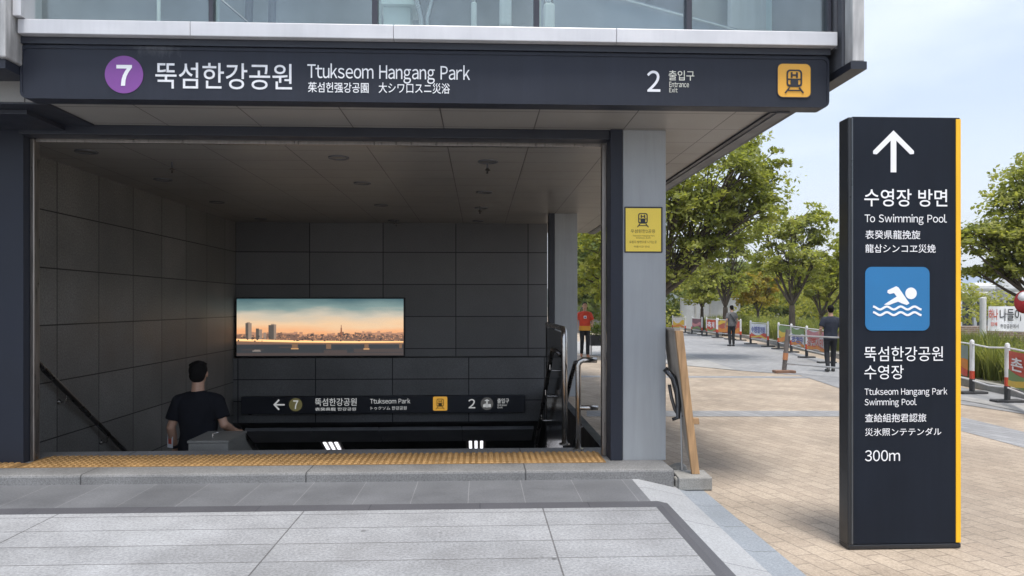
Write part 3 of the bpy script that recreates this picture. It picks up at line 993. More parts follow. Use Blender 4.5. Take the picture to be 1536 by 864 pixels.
arm = [A2(*p) for p in ((1326, 457), (1341.5, 447), (1345, 445), (1341, 439.5), (1334.5, 441), (1331, 439), (1331.5, 435.5), (1344, 429.5), (1347.5, 431),
                        (1364, 455), (1360, 457.5), (1354, 455.5), (1347, 452.5), (1340, 455), (1334, 457.5))]
waves = []
for yb in (462, 470.5):
    waves += stroke([A2(1309.5 + k * 72.5 / 40, yb - 2.2 * math.cos(k / 40 * 2 * math.pi * 3.5 - math.pi) * (-1)) for k in range(41)], abs(A2(1300, 460)[1] - A2(1300, 463.2)[1]))
flat([disc(hx, hz, hr, 32), arm] + waves, 'swimmer', M['white'], sw, YW + .0005, 0.0015, TO)
tt('뚝섬한강공원', 1296.5, 519.5, 1414.5, 542, 'place_name', 0.002)
tt('수영장', 1296.5, 547.5, 1355.5, 569, 'place_name', 0.002)
tt('Ttukseom Hangang Park', 1297, 581.5, 1421, 595.5, 'place_name', 0.003)
tt('Swimming Pool', 1297, 597.5, 1375, 611, 'place_name', 0.003)
tt('查給組抱君認旅', 1297.5, 620, 1389.5, 633.5, 'small_lettering', 0.004)
tt('災氷照ンテテンダル', 1297.5, 641.5, 1412, 654, 'small_lettering', 0.004)
tt('300m', 1297.5, 675, 1350, 692, 'distance', 0.004)

# ================================================================== LIGHT BOX AND INNER SIGN ON THE BACK WALL
YL = 15.88
lx0, lz0 = at(353.5, 536, YL)
lx1, lz1 = at(607, 446.5, YL)
LO = ((lx0 + lx1) / 2, YL, lz0)
L = thing('light_box', 'backlit wide picture of a river city with bridge at sunset on the back wall', 'light box', LO)
MB().box(lx0, lx1, YL, 16.0, lz0, lz1).build('frame', M['black'], L, bevel=0.01, off=LO)
pm, pnt, pb_, pn, pl_ = _new('sunset_picture')
ptc = pn.new('ShaderNodeTexCoord')
psp = pn.new('ShaderNodeSeparateXYZ')
pl_.new(ptc.outputs['Object'], psp.inputs[0])
LW, LH = lx1 - lx0, lz1 - lz0
mr = pn.new('ShaderNodeMapRange')
mr.inputs[1].default_value, mr.inputs[2].default_value = 0.0, LH
pl_.new(psp.outputs[2], mr.inputs[0])
pmp = pn.new('ShaderNodeMapping')
pmp.inputs['Scale'].default_value = (0.45, 1, 2.6)
pmp.inputs['Rotation'].default_value = (0, R(9), 0)
pl_.new(ptc.outputs['Object'], pmp.inputs[0])
pno = _noise(pnt, pmp.outputs[0], 1.7, 5, 0.5)
pad = pn.new('ShaderNodeMath')
pad.operation = 'MULTIPLY_ADD'
pad.inputs[1].default_value = 0.34
pl_.new(pno, pad.inputs[0])
psu = pn.new('ShaderNodeMath')
psu.operation = 'SUBTRACT'
psu.inputs[1].default_value = 0.17
pl_.new(mr.outputs[0], pad.inputs[2])
pl_.new(pad.outputs[0], psu.inputs[0])
prr = pn.new('ShaderNodeValToRGB')
els = [(0.0, (0.055, 0.060, 0.062)), (0.16, (0.09, 0.075, 0.065)), (0.24, (0.16, 0.11, 0.085)), (0.30, (0.78, 0.30, 0.13)), (0.42, (0.86, 0.42, 0.20)),
       (0.55, (0.82, 0.56, 0.34)), (0.70, (0.56, 0.50, 0.40)), (0.82, (0.20, 0.29, 0.28)), (1.0, (0.055, 0.12, 0.14))]
prr.color_ramp.elements[0].position, prr.color_ramp.elements[0].color = els[0][0], (*els[0][1], 1)
prr.color_ramp.elements[1].position, prr.color_ramp.elements[1].color = els[-1][0], (*els[-1][1], 1)
for p_, c_ in els[1:-1]:
    e_ = prr.color_ramp.elements.new(p_)
    e_.color = (*c_, 1)
pl_.new(psu.outputs[0], prr.inputs[0])
pl_.new(prr.outputs[0], pb_.inputs['Emission Color'])
PE = 0.62
pb_.inputs['Emission Strength'].default_value = PE
pb_.inputs['Base Color'].default_value = (0.02, 0.02, 0.02, 1)
pb_.inputs['Roughness'].default_value = 0.3
MB().box(lx0 + .025, lx1 - .025, YL - .006, YL - .001, lz0 + .03, lz1 - .025).build('picture', pm, L, off=LO)
YP = YL - .009
lp = lambda fx, fz: (lx0 + .025 + fx * (LW - .05), lz0 + .03 + fz * (LH - .055))     # fractions of the picture


def pict(polys, name, col, k, dy=0.0):
    if name in ('dark_tower', 'lit_tower', 'bridge_pier', 'pier_foot'):
        m_ = emit('picture_' + name, col, PE * k)
        for q in polys:
            flat([[lp(*p) for p in q]], name, m_, L, YP - dy * 3, 0.001, LO)
        return None
    return flat([[lp(*p) for p in q] for q in polys], name, emit('picture_' + name, col, PE * k), L, YP - dy * 3, 0.001, LO)


rq = lambda x0, x1, z0, z1: [(x0, z0), (x1, z0), (x1, z1), (x0, z1)]
pict([rq(0, 1, 0, 0.235)], 'river', (0.040, 0.044, 0.050), 1.0)
pict([rq(0.0, 1, 0.003, 0.05), rq(0.03, 0.16, 0.10, 0.115), rq(0.52, 0.66, 0.03, 0.10), rq(0.70, 1.0, 0.06, 0.12), rq(0.25, 0.33, 0.14, 0.16)], 'river_ripple', (0.075, 0.058, 0.055), 1.0, .0015)
r2 = random.Random(5)
r3 = random.Random(8)
sky_b = [(0, 0.2)]
x_ = 0.0
while x_ < 1:
    h_ = 0.375 + r3.uniform(0, 0.05) + .02 * math.sin(x_ * 9)
    w_ = r3.uniform(0.01, 0.03)
    sky_b += [(x_, h_), (min(x_ + w_, 1), h_)]
    x_ += w_
sky_b.append((1, 0.2))
pict([sky_b], 'hazy_city', (0.46, 0.24, 0.15), 1.0, .0009)
sky_l = [(0, 0.2)]
x_ = 0.0
while x_ < 1:
    h_ = 0.335 + r2.uniform(0, 0.055) + (0.03 if 0.22 < x_ < 0.3 or 0.6 < x_ < 0.75 else 0)
    w_ = r2.uniform(0.006, 0.018)
    sky_l += [(x_, h_), (min(x_ + w_, 1), h_)]
    x_ += w_
sky_l.append((1, 0.2))
pict([sky_l], 'far_city', (0.20, 0.115, 0.085), 1.0, .0015)
spk = []
for _ in range(240):
    fx, fz = r2.random(), 0.25 + r2.random() * 0.11
    s_ = r2.uniform(0.003, 0.010)
    spk.append(rq(min(fx, .985), min(fx + s_, .998), fz, fz + r2.uniform(.006, .022)))
tag(pict(spk, 'city_lights', (0.62, 0.30, 0.15), 1.0, .0025), kind='stuff')
spk = []
for _ in range(90):
    fx, fz = r2.random(), 0.25 + r2.random() * 0.12
    spk.append(rq(min(fx, .985), min(fx + .009, .998), fz, fz + r2.uniform(.008, .03)))
tag(pict(spk, 'city_shade', (0.06, 0.048, 0.045), 1.0, .0055), kind='stuff')
pict([rq(.053, .070, .26, .575), rq(.115, .133, .27, .48), rq(.190, .222, .26, .54)], 'dark_tower', (0.10, 0.085, 0.075), 1.0, .0045)
pict([rq(.070, .090, .26, .575), rq(.060, .080, .575, .59), rq(.133, .152, .27, .465), rq(.222, .236, .26, .55), rq(.160, .176, .27, .41), rq(.205, .225, .54, .56)], 'lit_tower', (0.30, 0.22, 0.17), 1.0, .0045)
pict([rq(.618, .632, .33, .42), rq(.621, .630, .42, .49), rq(.6235, .6275, .49, .54)], 'spire', (0.28, 0.12, 0.07), 1.0, .0045)
pict([[(0, .262), (.35, .236), (.7, .226), (1, .232), (1, .252), (.7, .256), (.35, .270), (0, .300)]], 'bridge_deck', (1.0, 0.55, 0.24), 1.35, .0055)
pict([[(0, .248), (.35, .222), (.7, .212), (1, .218), (1, .232), (.7, .226), (.35, .236), (0, .262)]], 'bridge_shadow', (0.30, 0.16, 0.075), 1.0, .0055)
pict([rq(.33, .365, .12, .225), rq(.535, .565, .12, .215), rq(.765, .790, .11, .212), rq(.975, .992, .13, .215)], 'bridge_pier', (0.20, 0.115, 0.07), 1.0, .0065)
pict([rq(.325, .37, .115, .135), rq(.76, .795, .105, .13)], 'pier_foot', (0.55, 0.30, 0.13), 1.0, .0075)
pict([rq(.095, .145, .075, .095), rq(.105, .14, .095, .108)], 'boat', (0.22, 0.19, 0.17), 1.0, .0075)

YB = 15.64
bx0, bz0 = at(361.5, 621.5, YB)
bx1, bz1 = at(788, 593.3, YB)
BO = ((bx0 + bx1) / 2, YB, bz0)
I = thing('inner_sign', 'narrow dark sign low on the back wall with left arrow, round 7 and exit 2', 'sign', BO)
MB().box(bx0, bx1, YB, 15.835, bz0, bz1).build('sign_box', M['navy_dark'], I, bevel=0.012, off=BO)
MB().box(bx0 + .1, bx0 + .16, 15.80, 15.838, bz0 - .04, bz0 + .02).build('bracket', M['black'], I, off=BO)


M['lit_white'] = emit('backlit_white', (0.85, 0.87, 0.88), 0.26)
M['lit_amber'] = emit('backlit_amber', (0.85, 0.45, 0.06), 0.34)
M['lit_olive'] = emit('backlit_olive', (0.30, 0.27, 0.11), 0.16)
M['lit_grey'] = emit('backlit_grey', (0.14, 0.14, 0.14), 0.25)


def it(s, a, b, c, d_, name='lettering', w=0.008, m='lit_white', par=None):
    return ptext(s, a, b, c, d_, YB - .004, M[m], par or I, w, name, BO)


a_ = lambda px, py: at(px, py, YB)
flat([[a_(*p) for p in ((410, 607), (417.8, 598.8), (419.6, 600.4), (414.2, 606), (427, 606), (427, 608.2), (414.2, 608.2), (419.6, 613.8), (417.8, 615.4))]], 'arrow', M['lit_white'], I, YB, .003, BO)
cx, cz = a_(443.5, 607)
rr = a_(453.5, 607)[0] - cx
dd = flat([disc(cx, cz, rr)], 'line_disc', M['lit_olive'], I, YB, .003, BO)
ptext('7', 439.8, 600.5, 447.5, 613.5, YB - .006, M['lit_white'], dd, .02, 'numeral', BO)
it('뚝섬한강공원', 472.5, 597, 535, 609)
it('表癸県龍 한강공원', 472.5, 611, 534, 616.3, 'small_lettering')
it('Ttukseom Park', 555, 597.5, 615.5, 605.5)
it('トゥクソム 한강공원', 556, 609.3, 610, 615, 'small_lettering')
ex0, ez0 = a_(649.5, 616)
ex1, ez1 = a_(671, 594.8)
ee = flat([rrect(ex0, ex1, ez0, ez1, .03)], 'train_emblem', M['lit_amber'], I, YB, .003, BO)
train_icon((ex0 + ex1) / 2, (ez0 + ez1) / 2, (ex1 - ex0) * .86, YB - .004, M['ink_brown'], ee, BO)
it('2', 702.5, 598.5, 713, 612.5, 'exit_number', .012)
cx, cz = a_(730.5, 605.5)
rr = a_(740, 605.5)[0] - cx
dd = flat([disc(cx, cz, rr)], 'round_emblem', M['lit_grey'], I, YB, .003, BO)
flat([disc(cx, cz + .55 * rr, .14 * rr, 16)] + stroke([(cx, cz + .4 * rr), (cx, cz - .6 * rr)], .03) + stroke([(cx - .35 * rr, cz + .5 * rr), (cx + .35 * rr, cz + .5 * rr)], .02) +
     [[(cx - .62 * rr, cz - .55 * rr), (cx - .18 * rr, cz - .55 * rr), (cx - .18 * rr, cz + .05 * rr), (cx - .62 * rr, cz - .15 * rr)],
      [(cx + .18 * rr, cz - .55 * rr), (cx + .62 * rr, cz - .55 * rr), (cx + .62 * rr, cz - .05 * rr), (cx + .18 * rr, cz - .05 * rr)]], 'pictogram', M['lit_white'], dd, YB - .004, .001, BO)
it('출입구', 746, 597.5, 763.5, 605, 'exit_lettering')
it('Entrance', 746.5, 606.2, 760, 609, 'exit_lettering')
it('Exit', 746.5, 609.8, 754, 612.4, 'exit_lettering')

# sloping passage ceiling: metal panels and recessed lamps
SL = math.hypot(1, 1.66 / 2.95)


def slope(y):
    return -0.84 - (y - 16.05) * (1.66 / 2.95)


def on_slope(mb, x0, x1, y0, y1, d0, d1):
    """slab hanging d0..d1 below the sloping ceiling"""
    nrm = Vector((0, -1.66 / 2.95, -1)).normalized()
    P = []
    for d_ in (d0, d1):
        for x, y in ((x0, y0), (x1, y0), (x1, y1), (x0, y1)):
            P.append((x, y + nrm.y * d_, slope(y) + nrm.z * d_))
    return mb.add(P, [(0, 1, 2, 3), (7, 6, 5, 4), (4, 5, 1, 0), (5, 6, 2, 1), (6, 7, 3, 2), (7, 4, 0, 3)])


mb = MB()
xs_ = [far(px, 16.5)[0] for px in (376, 473, 571, 693, 800)]
for k in range(4):
    on_slope(mb, xs_[k] + .006, xs_[k + 1] - .006, 16.32, 16.98, 0.02, 0.10)
mb.build('ceiling_panel', M['void_panel'], B, bevel=0.01)
M['tube'] = emit('lamp_tube', (0.93, 0.93, 1.0), 1.0)
for k, (px, lab) in enumerate(((498, 'recessed three-tube lamp in the dark sloping ceiling under the left half of the inner sign'),
                               (714, 'recessed three-tube lamp in the dark sloping ceiling below the exit number 2'))):
    xc = far(px, 17.2)[0]
    t = thing('recessed_lamp', lab, 'ceiling lamp', (xc, 17.3, slope(17.3)), group='recessed lamps over the lower stairs')
    mb = MB()
    on_slope(mb, xc - .24, xc + .24, 17.12, 17.75, 0.002, 0.02)
    mb.build('housing', M['steel_brown'], t, off=t.location)
    for j in (-1, 0, 1):
        mb = MB()
        on_slope(mb, xc + j * .13 - .032, xc + j * .13 + .032, 17.16, 17.7, 0.025, 0.045)
        mb.build('tube', M['tube'], t, off=t.location)

# ================================================================== CEILING FITTINGS
cl = [(129.5, 227), (244.5, 269), (325.5, 303), (508, 236), (543.5, 274.5), (571.5, 307.5), (732, 242), (726.5, 288), (722, 311.5), (717.5, 337), (391, 328), (593, 333)]
where = ['nearest the left wall, largest on the left', 'in the second row beside the left wall', 'third along the left wall', 'in the middle row nearest the gate', 'second from the gate in the middle row',
         'third from the gate in the middle row', 'in the right row nearest the gate beside a sprinkler', 'second from the gate in the right row', 'third from the gate in the right row', 'at the far end of the right row',
         'at the far end of the left row above the light box', 'at the far end of the middle row']
proto = None
for (px, py), wh in zip(cl, where):
    zc = (3.42 - EYE) * F / (HY - py)
    x, y = far(px, zc)
    if y > 15.8:
        y = 15.5
    if proto is None:
        proto = thing('downlight', '', 'ceiling light', (x, y, 3.42), group='unlit downlights in the entrance ceiling')
        mb = MB()
        nn = 28
        for k in range(nn):
            a, b = 2 * math.pi * k / nn, 2 * math.pi * (k + 1) / nn
            for (r0, z0_), (r1, z1_) in (((.125, 0), (.122, -.014)), ((.122, -.014), (.098, -.012)), ((.098, -.012), (.092, 0.0))):
                mb.quad((r0 * math.cos(a), r0 * math.sin(a), z0_), (r0 * math.cos(b), r0 * math.sin(b), z0_), (r1 * math.cos(b), r1 * math.sin(b), z1_), (r1 * math.cos(a), r1 * math.sin(a), z1_))
        mb.build('ring', M['soffit_edge'], proto)
        MB().cyl(0, 0, -.004, 0, .094, n=24).build('lens', mat('unlit_lens', (0.10, 0.095, 0.09), 0.35), proto)
        o = proto
    else:
        o = copy_tree(proto)
        o.location = (x, y, 3.42)
    o['label'] = 'round unlit downlight ' + wh
proto = None
for (px, py), wh in zip([(731, 255), (720, 317), (258, 254), (595, 337)], ['hanging beside the nearest downlight of the right row', 'hanging far back in the right row', 'hanging above the left stairs', 'hanging close to the back wall']):
    zc = (3.42 - 0.09 - EYE) * F / (HY - py)
    x, y = far(px, zc)
    y = min(y, 15.4)
    if proto is None:
        proto = thing('sprinkler', '', 'sprinkler', (x, y, 3.42), group='sprinklers under the entrance ceiling')
        MB().cyl(0, 0, -.10, 0, .011, n=10).build('pipe', M['soffit_edge'], proto)
        MB().cyl(0, 0, -.10, -.075, .045, .02, 12).build('deflector', M['steel_brown'], proto)
        MB().cyl(0, 0, -.135, -.10, .012, .006, 8).build('bulb', M['rubber'], proto)
        o = proto
    else:
        o = copy_tree(proto)
        o.location = (x, y, 3.42)
    o['label'] = 'small ceiling sprinkler ' + wh

# ================================================================== TACTILE STRIP
TP = thing('tactile_paving', 'ochre strip of ribbed tactile tiles along the top of the entrance step', 'tactile paving', (-1.6, 7.5, 0.09))
TPO = (-1.6, 7.5, 0.09)
mb = MB()
x = -4.44
while x < 1.24:
    w_ = min(0.30, 1.25 - x)
    mb.box(x + .001, x + w_ - .001, 7.29, 7.535, 0.0905, 0.097)
    mb.box(x + .001, x + w_ - .001, 7.537, 7.79, 0.0905, 0.097)
    x += .30
for k in range(3):
    mb.box(-5.35 + k * .3, -5.052 + k * .3, 7.29, 7.49, 0.0905, 0.097)
mb.build('tile_bed', M['tactile'], TP, off=TPO)
M['dome'] = mat('worn_ochre_rib', (0.375, 0.218, 0.08), 0.65, var=0.28, scale=4, grain=0.15)
mb = MB()
x = -5.33
while x < 1.23:
    y = 7.32
    while y < (7.48 if x < -4.46 else 7.78):
        if not (-4.53 < x < -4.42):
            a, b, h_ = .0195, .030, .0085
            q = [(x - a, y - b), (x + a, y - b), (x + a, y + b), (x - a, y + b)]
            mb.add([(p[0], p[1], .0972) for p in q] + [(x + (p[0] - x) * .62, y + (p[1] - y) * .72, .0972 + h_) for p in q],
                   [(4, 5, 6, 7), (0, 1, 5, 4), (1, 2, 6, 5), (2, 3, 7, 6), (3, 0, 4, 7)])
        y += .0765
    x += .0605
mb.build('ribs', M['dome'], TP, off=TPO)

# ================================================================== RAILS AND PANELS AT THE STAIRS
t = thing('wall_handrail', 'dark steel handrail on bright brackets running down the left stair wall', 'handrail', (-5.1, 8.4, 0.1))
TO_ = (-5.1, 8.4, 0.1)
f_ = lambda y: 1.07 - 0.68 * (y - 8.65)
MB().tube([(-5.105, 7.9, f_(8.1)), (-5.105, 8.1, f_(8.1)), (-5.105, 8.65, f_(8.65)), (-5.105, 14.2, f_(14.2)), (-5.105, 14.6, f_(14.2))], .034, 14).build('rail', M['handrail'], t, smooth=True, off=TO_)
for y in (9.37, 10.38, 11.4, 12.4, 13.4):
    z = f_(y)
    mb = MB()
    mb.tube([(-5.195, y, z - .12), (-5.12, y, z - .125), (-5.105, y, z - .10), (-5.105, y, z - .02)], .010, 8)
    mb.tube([(-5.199, y, z - .12), (-5.188, y, z - .12)], .035, 14)
    mb.build('bracket', M['steel'], t, smooth=False, off=TO_)

t = thing('stair_divider', 'low dark stone divider block at the top of the stairs beside the man', 'divider wall', (-3.04, 8.43, 0.0))
DO = (-3.04, 8.43, 0.0)
MB().prism([(8.43, -0.6), (8.43, 0.105), (9.06, 0.105), (9.06, -1.2)], 'x', -3.262, -2.822).build('body', M['block_stone'], t, bevel=0.006, off=DO)
MB().prism([(8.42, 0.107), (8.42, 0.135), (9.07, 0.135), (9.07, 0.107)], 'x', -3.272, -2.812).build('capping', M['block_stone'], t, bevel=0.005, off=DO)
MB().prism([(9.08, -1.3), (9.08, 0.03), (14.4, -3.6), (14.4, -5.0)], 'x', -3.25, -2.834).build('sloping_wall', M['block_stone'], t, off=DO)
mb = MB().tube([(-3.06, 8.62, .137), (-3.06, 8.62, .175), (-3.03, 8.70, .178)], .008, 8)
mb.build('steel_stud', M['steel'], t, off=DO)

t = thing('balustrade_panel', 'dark mirror-like stair balustrade with rounded steel edge in front of the far column', 'balustrade', (0.945, 8.25, 0.09))
PO = (0.945, 8.25, 0.09)
MB().prism([(8.27, -1.6), (8.27, 1.34), (10.35, 1.34), (10.35, -2.6)], 'x', .930, .958).build('panel', M['panel_dark'], t, off=PO)
path = [(.945, 8.25, .09), (.945, 8.25, 1.28), (.945, 8.27, 1.34), (.945, 8.32, 1.375), (.945, 8.40, 1.385), (.945, 10.36, 1.385)]
MB().tube(path, .032, 14).build('edge_tube', M['steel'], t, smooth=True, off=PO)
MB().cyl(.945, 8.25, .091, .105, .062, n=20).build('base_flange', M['steel'], t, off=PO)
mb = MB()
mb.tube([(.945, 10.36, 1.385), (.945, 10.36, -1.6)], .025, 10)
mb.build('far_post', M['handrail'], t, off=PO)

t = thing('stair_handrail', 'black handrail with bright brackets fixed to the dark balustrade panel', 'handrail', (.85, 8.6, 0.09))
HO = (.85, 8.6, 0.09)
g_ = lambda y: 1.10 - 0.64 * (y - 8.75)
MB().tube([(.93, 8.45, 1.08), (.88, 8.50, 1.12), (.85, 8.62, 1.135), (.85, 8.75, 1.08), (.85, 10.0, g_(10.0)), (.85, 14.0, g_(14.0))], .027, 12).build('rail', M['handrail'], t, smooth=True, off=HO)
for y in (8.95, 9.55, 10.2):
    z = g_(y)
    MB().tube([(.85, y, z - .03), (.85, y, z - .10), (.87, y, z - .115), (.93, y, z - .115)], .010, 8).build('bracket', M['steel'], t, off=HO)

t = thing('end_railing', 'stainless two-bar railing between the balustrade and the right gate post', 'railing', (1.06, 7.95, 0.09))
RO = (1.06, 7.95, 0.09)
MB().tube([(1.06, 7.95, .09), (1.06, 7.95, 1.0), (1.075, 7.945, 1.04), (1.11, 7.94, 1.06), (1.26, 7.93, 1.06)], .030, 14).build('top_bar', M['steel'], t, smooth=True, off=RO)
MB().tube([(1.06, 7.95, .545), (1.27, 7.93, .545)], .026, 12).build('mid_bar', M['steel'], t, smooth=True, off=RO)
MB().cyl(1.06, 7.95, .091, .107, .06, n=20).build('base_flange', M['steel'], t, off=RO)
MB().tube([(1.06, 7.97, 1.03), (1.05, 8.10, 1.02), (1.04, 8.4, .84), (1.04, 12.0, -1.5)], .026, 12).build('sloping_bar', M['handrail'], t, smooth=True, off=RO)
MB().tube([(1.10, 8.0, .33), (1.08, 8.15, .25), (1.06, 9.4, -.55)], .02, 10).build('lower_bar', M['handrail'], t, smooth=True, off=RO)

# ================================================================== LEANING BOARD AND BLOCK BY THE COLUMN
t = tag(MB().prism([(1.88, 6.92), (2.20, 6.92), (2.22, 7.25), (1.90, 7.25)], 'z', GZ + .002, .02).build('concrete_block', M['concrete'], None, bevel=0.012),
        'grey concrete block under the leaning timber board', 'concrete block')
tag(MB().box(1.866, 1.98, 6.99, 7.10, GZ + .002, -.0).build('edge_stone', M['concrete'], None, bevel=0.02), 'small dark stone between the step and the concrete block', 'stone')
for (x, y, z, rx, ry, rz, lab, mm) in ((1.985, 7.36, -.02, .10, .12, .085, 'rounded grey stone on the ground behind the concrete block', 'block_stone'),
                                   (1.93, 7.30, -.05, .06, .07, .055, 'brown stone wedged between column and board', 'wood')):
    mb = MB().ell((0, 0, 0), rx, ry, rz, 10, 7)
    mb.v = [(p[0] * (1 + .15 * math.sin(9 * p[1] + p[2] * 20)), p[1], p[2] * (1 + .12 * math.sin(p[0] * 30))) for p in mb.v]
    o = tag(mb.build('stone', M['board'] if mm == 'wood' else M[mm], None, smooth=False), lab, 'stone')
    o.location = (x, y, z)
bt = thing('leaning_board', 'timber-edged display board leaning against the right side of the near column', 'board', (2.08, 7.06, 0.02))
BOO = (2.08, 7.06, 0.02)
tilt = lambda z: 2.075 - 0.118 * (z - .02)
prof = [(7.10, .03), (7.10, 1.40), (7.55, 1.40), (7.60, 1.18), (7.585, .98), (7.50, .80), (7.38, .66), (7.32, .45), (7.27, .25), (7.18, .08)]
mb = MB().prism(prof, 'x', 0, .018)
mb.v = [(tilt(p[2]) + p[0] - .012, p[1], p[2]) for p in mb.v]
mb.build('panel', M['board'], bt, off=BOO)
mb = MB().box(-.03, .045, 7.055, 7.098, .021, 1.405)
mb.v = [(tilt(p[2]) + p[0], p[1], p[2]) for p in mb.v]
mb.build('timber_edge', M['wood'], bt, bevel=0.004, off=BOO)
mb = MB().box(-.03, .03, 7.10, 7.55, 1.403, 1.425)
mb.v = [(tilt(p[2]) + p[0], p[1], p[2]) for p in mb.v]
mb.build('top_batten', M['board'], bt, off=BOO)
mb = MB().box(.047, .10, 7.06, 7.11, .50, .56)
mb.v = [(tilt(p[2]) + p[0], p[1], p[2]) for p in mb.v]
mb.build('peg', M['wood'], bt, bevel=0.004, off=BOO)
path = [(tilt(1.0) - .12, 7.30, 1.02), (tilt(.9) - .05, 7.28, .93), (tilt(.8) - .03, 7.26, .82), (tilt(.7) - .035, 7.24, .66), (tilt(.5) - .06, 7.24, .54), (tilt(.45) - .12, 7.26, .52)]
MB().tube(path, [.030, .034, .032, .028, .022, .018], 12).build('bent_frame', M['panel_dark'], bt, smooth=True, off=BOO)
MB().tube([(1.885, 7.30, .86), (1.90, 7.28, .74), (1.93, 7.26, .62), (1.975, 7.25, .545), (2.0, 7.25, .56)], .017, 10).build('dark_hook', M['handrail'], bt, smooth=True, off=BOO)
MB().tube([(1.985, 7.24, .60), (1.985, 7.20, .03)], .009, 8).build('prop_rod', M['galv'], bt, off=BOO)

# ================================================================== TREES AND PLANTS
def leaf_mesh(name, P, N, size, m, parent, aspect=0.5, seed=0):
    """P leaf centres, N rough normals (numpy); every leaf a folded diamond"""
    g = np.random.default_rng(seed)
    n = len(P)
    N = N / np.linalg.norm(N, axis=1, keepdims=True)
    t = g.normal(size=(n, 3))
    t -= (t * N).sum(1, keepdims=True) * N
    t /= np.linalg.norm(t, axis=1, keepdims=True) + 1e-9
    b = np.cross(N, t)
    s = (size * g.uniform(0.65, 1.35, n))[:, None]
    V = np.empty((n, 4, 3))
    V[:, 0] = P - t * s * 0.5
    V[:, 1] = P + b * s * aspect * 0.5 - N * s * 0.06
    V[:, 2] = P + t * s * 0.5 - N * s * 0.10
    V[:, 3] = P - b * s * aspect * 0.5 - N * s * 0.06
    me = bpy.data.meshes.new(name)
    me.vertices.add(n * 4)
    me.vertices.foreach_set('co', V.reshape(-1))
    me.loops.add(n * 4)
    me.loops.foreach_set('vertex_index', np.arange(n * 4, dtype=np.int32))
    me.polygons.add(n)
    me.polygons.foreach_set('loop_start', np.arange(0, n * 4, 4, dtype=np.int32))
    me.polygons.foreach_set('loop_total', np.full(n, 4, dtype=np.int32))
    me.update(calc_edges=True)
    me.materials.append(m)
    o = bpy.data.objects.new(name, me)
    C.objects.link(o)
    if parent is not None:
        o.parent = parent
    return o


def bez(p0, p1, p2, n=6):
    return [tuple((1 - t) ** 2 * a + 2 * t * (1 - t) * b + t * t * c for a, b, c in zip(p0, p1, p2)) for t in [i / n for i in range(n + 1)]]


def tree(name, label, base_px, zc, lobes, leafm, nclus, nleaf, lsize, trunk_r=0.14, fork=1.5, seed=1, group=None, spray=(0.62, 0.34), lean=0.0, gz=-0.05, droop=0.35, deep=1.0):
    bx, by = far(base_px, zc)
    root = thing(name, label, 'tree', (bx, by, gz), group=group)
    g = np.random.default_rng(seed)
    k_ = zc / F
    L_ = []
    for (px, py, rx, rz) in lobes:
        x, y = far(px, zc)
        L_.append((np.array([x - bx, y - by + g.uniform(-.5, .5) * rx * k_, EYE + (HY - py) * k_ - gz]), np.array([rx * k_, rx * k_ * deep, rz * k_])))
    vol = np.array([l[1].prod() ** 0.75 for l in L_])
    cnt = np.maximum((vol / vol.sum() * nclus * 0.78).astype(int), 3)
    mb = MB()
    fk = Vector((lean, 0, fork))
    mb.tube(bez((0, 0, -.1), (lean * .2, 0, fork * .5), tuple(fk)), [trunk_r * (1.25 if i == 0 else 1.05 - .05 * i) for i in range(7)], 10)
    Ps, Ns = [], []
    for (c, r), n in zip(L_, cnt):
        tip = Vector(c)
        mid = fk + (tip - fk) * 0.5 + Vector((0, 0, -0.10 * (tip - fk).length))
        limb = bez(tuple(fk), tuple(mid), tuple(tip), 8)
        mb.tube(limb, [trunk_r * 0.46 * (1 - .09 * i) for i in range(9)], 7)
        d = g.normal(size=(n, 3))
        d /= np.linalg.norm(d, axis=1, keepdims=True)
        rad = g.uniform(0.25, 1, n) ** 0.45
        cen = c + d * rad[:, None] * r * (1 + g.uniform(-.12, .22, n)[:, None])
        for q, (cc, dd) in enumerate(zip(cen, d)):
            j = int(g.integers(3, 9))
            p0 = Vector(limb[j])
            p1 = Vector(cc)
            if q % 2 == 0 or n < 30:
                pm_ = (p0 + p1) / 2 + Vector((0, 0, 0.12 * (p1 - p0).length))
                mb.tube(bez(tuple(p0), tuple(pm_), tuple(p1), 4), [trunk_r * .2, trunk_r * .16, trunk_r * .11, trunk_r * .07, trunk_r * .04], 5, cap=False)
            sr = spray[0] * g.uniform(0.6, 1.35) * min(r[0], 1.6) * 0.62
            out_ = np.array([dd[0], dd[1], 0.0])
            out_ /= np.linalg.norm(out_) + 1e-6
            nl = int(nleaf * g.uniform(0.6, 1.3))
            ang = g.uniform(0, 2 * np.pi, nl)
            rr_ = np.sqrt(g.uniform(0, 1, nl))
            side = np.array([-out_[1], out_[0], 0])
            a_ = np.cos(ang) * rr_ * 1.25
            b_ = np.sin(ang) * rr_ * 0.85
            P = cc + (out_ * a_[:, None] + side * b_[:, None]) * sr
            P[:, 2] += g.normal(0, spray[1] * 0.35 * sr / 0.6, nl) - droop * sr * (a_ * 0.5 + rr_ ** 2 * 0.5)
            N = np.tile(np.array([0, 0, 1.0]), (nl, 1)) + out_ * 0.35 + g.normal(0, 0.7, (nl, 3))
            Ps.append(P)
            Ns.append(N)
    mb.build('trunk', M['bark'], root, smooth=True)
    leaf_mesh('crown', np.concatenate(Ps), np.concatenate(Ns), lsize, leafm, root, 0.55, seed)
    return root


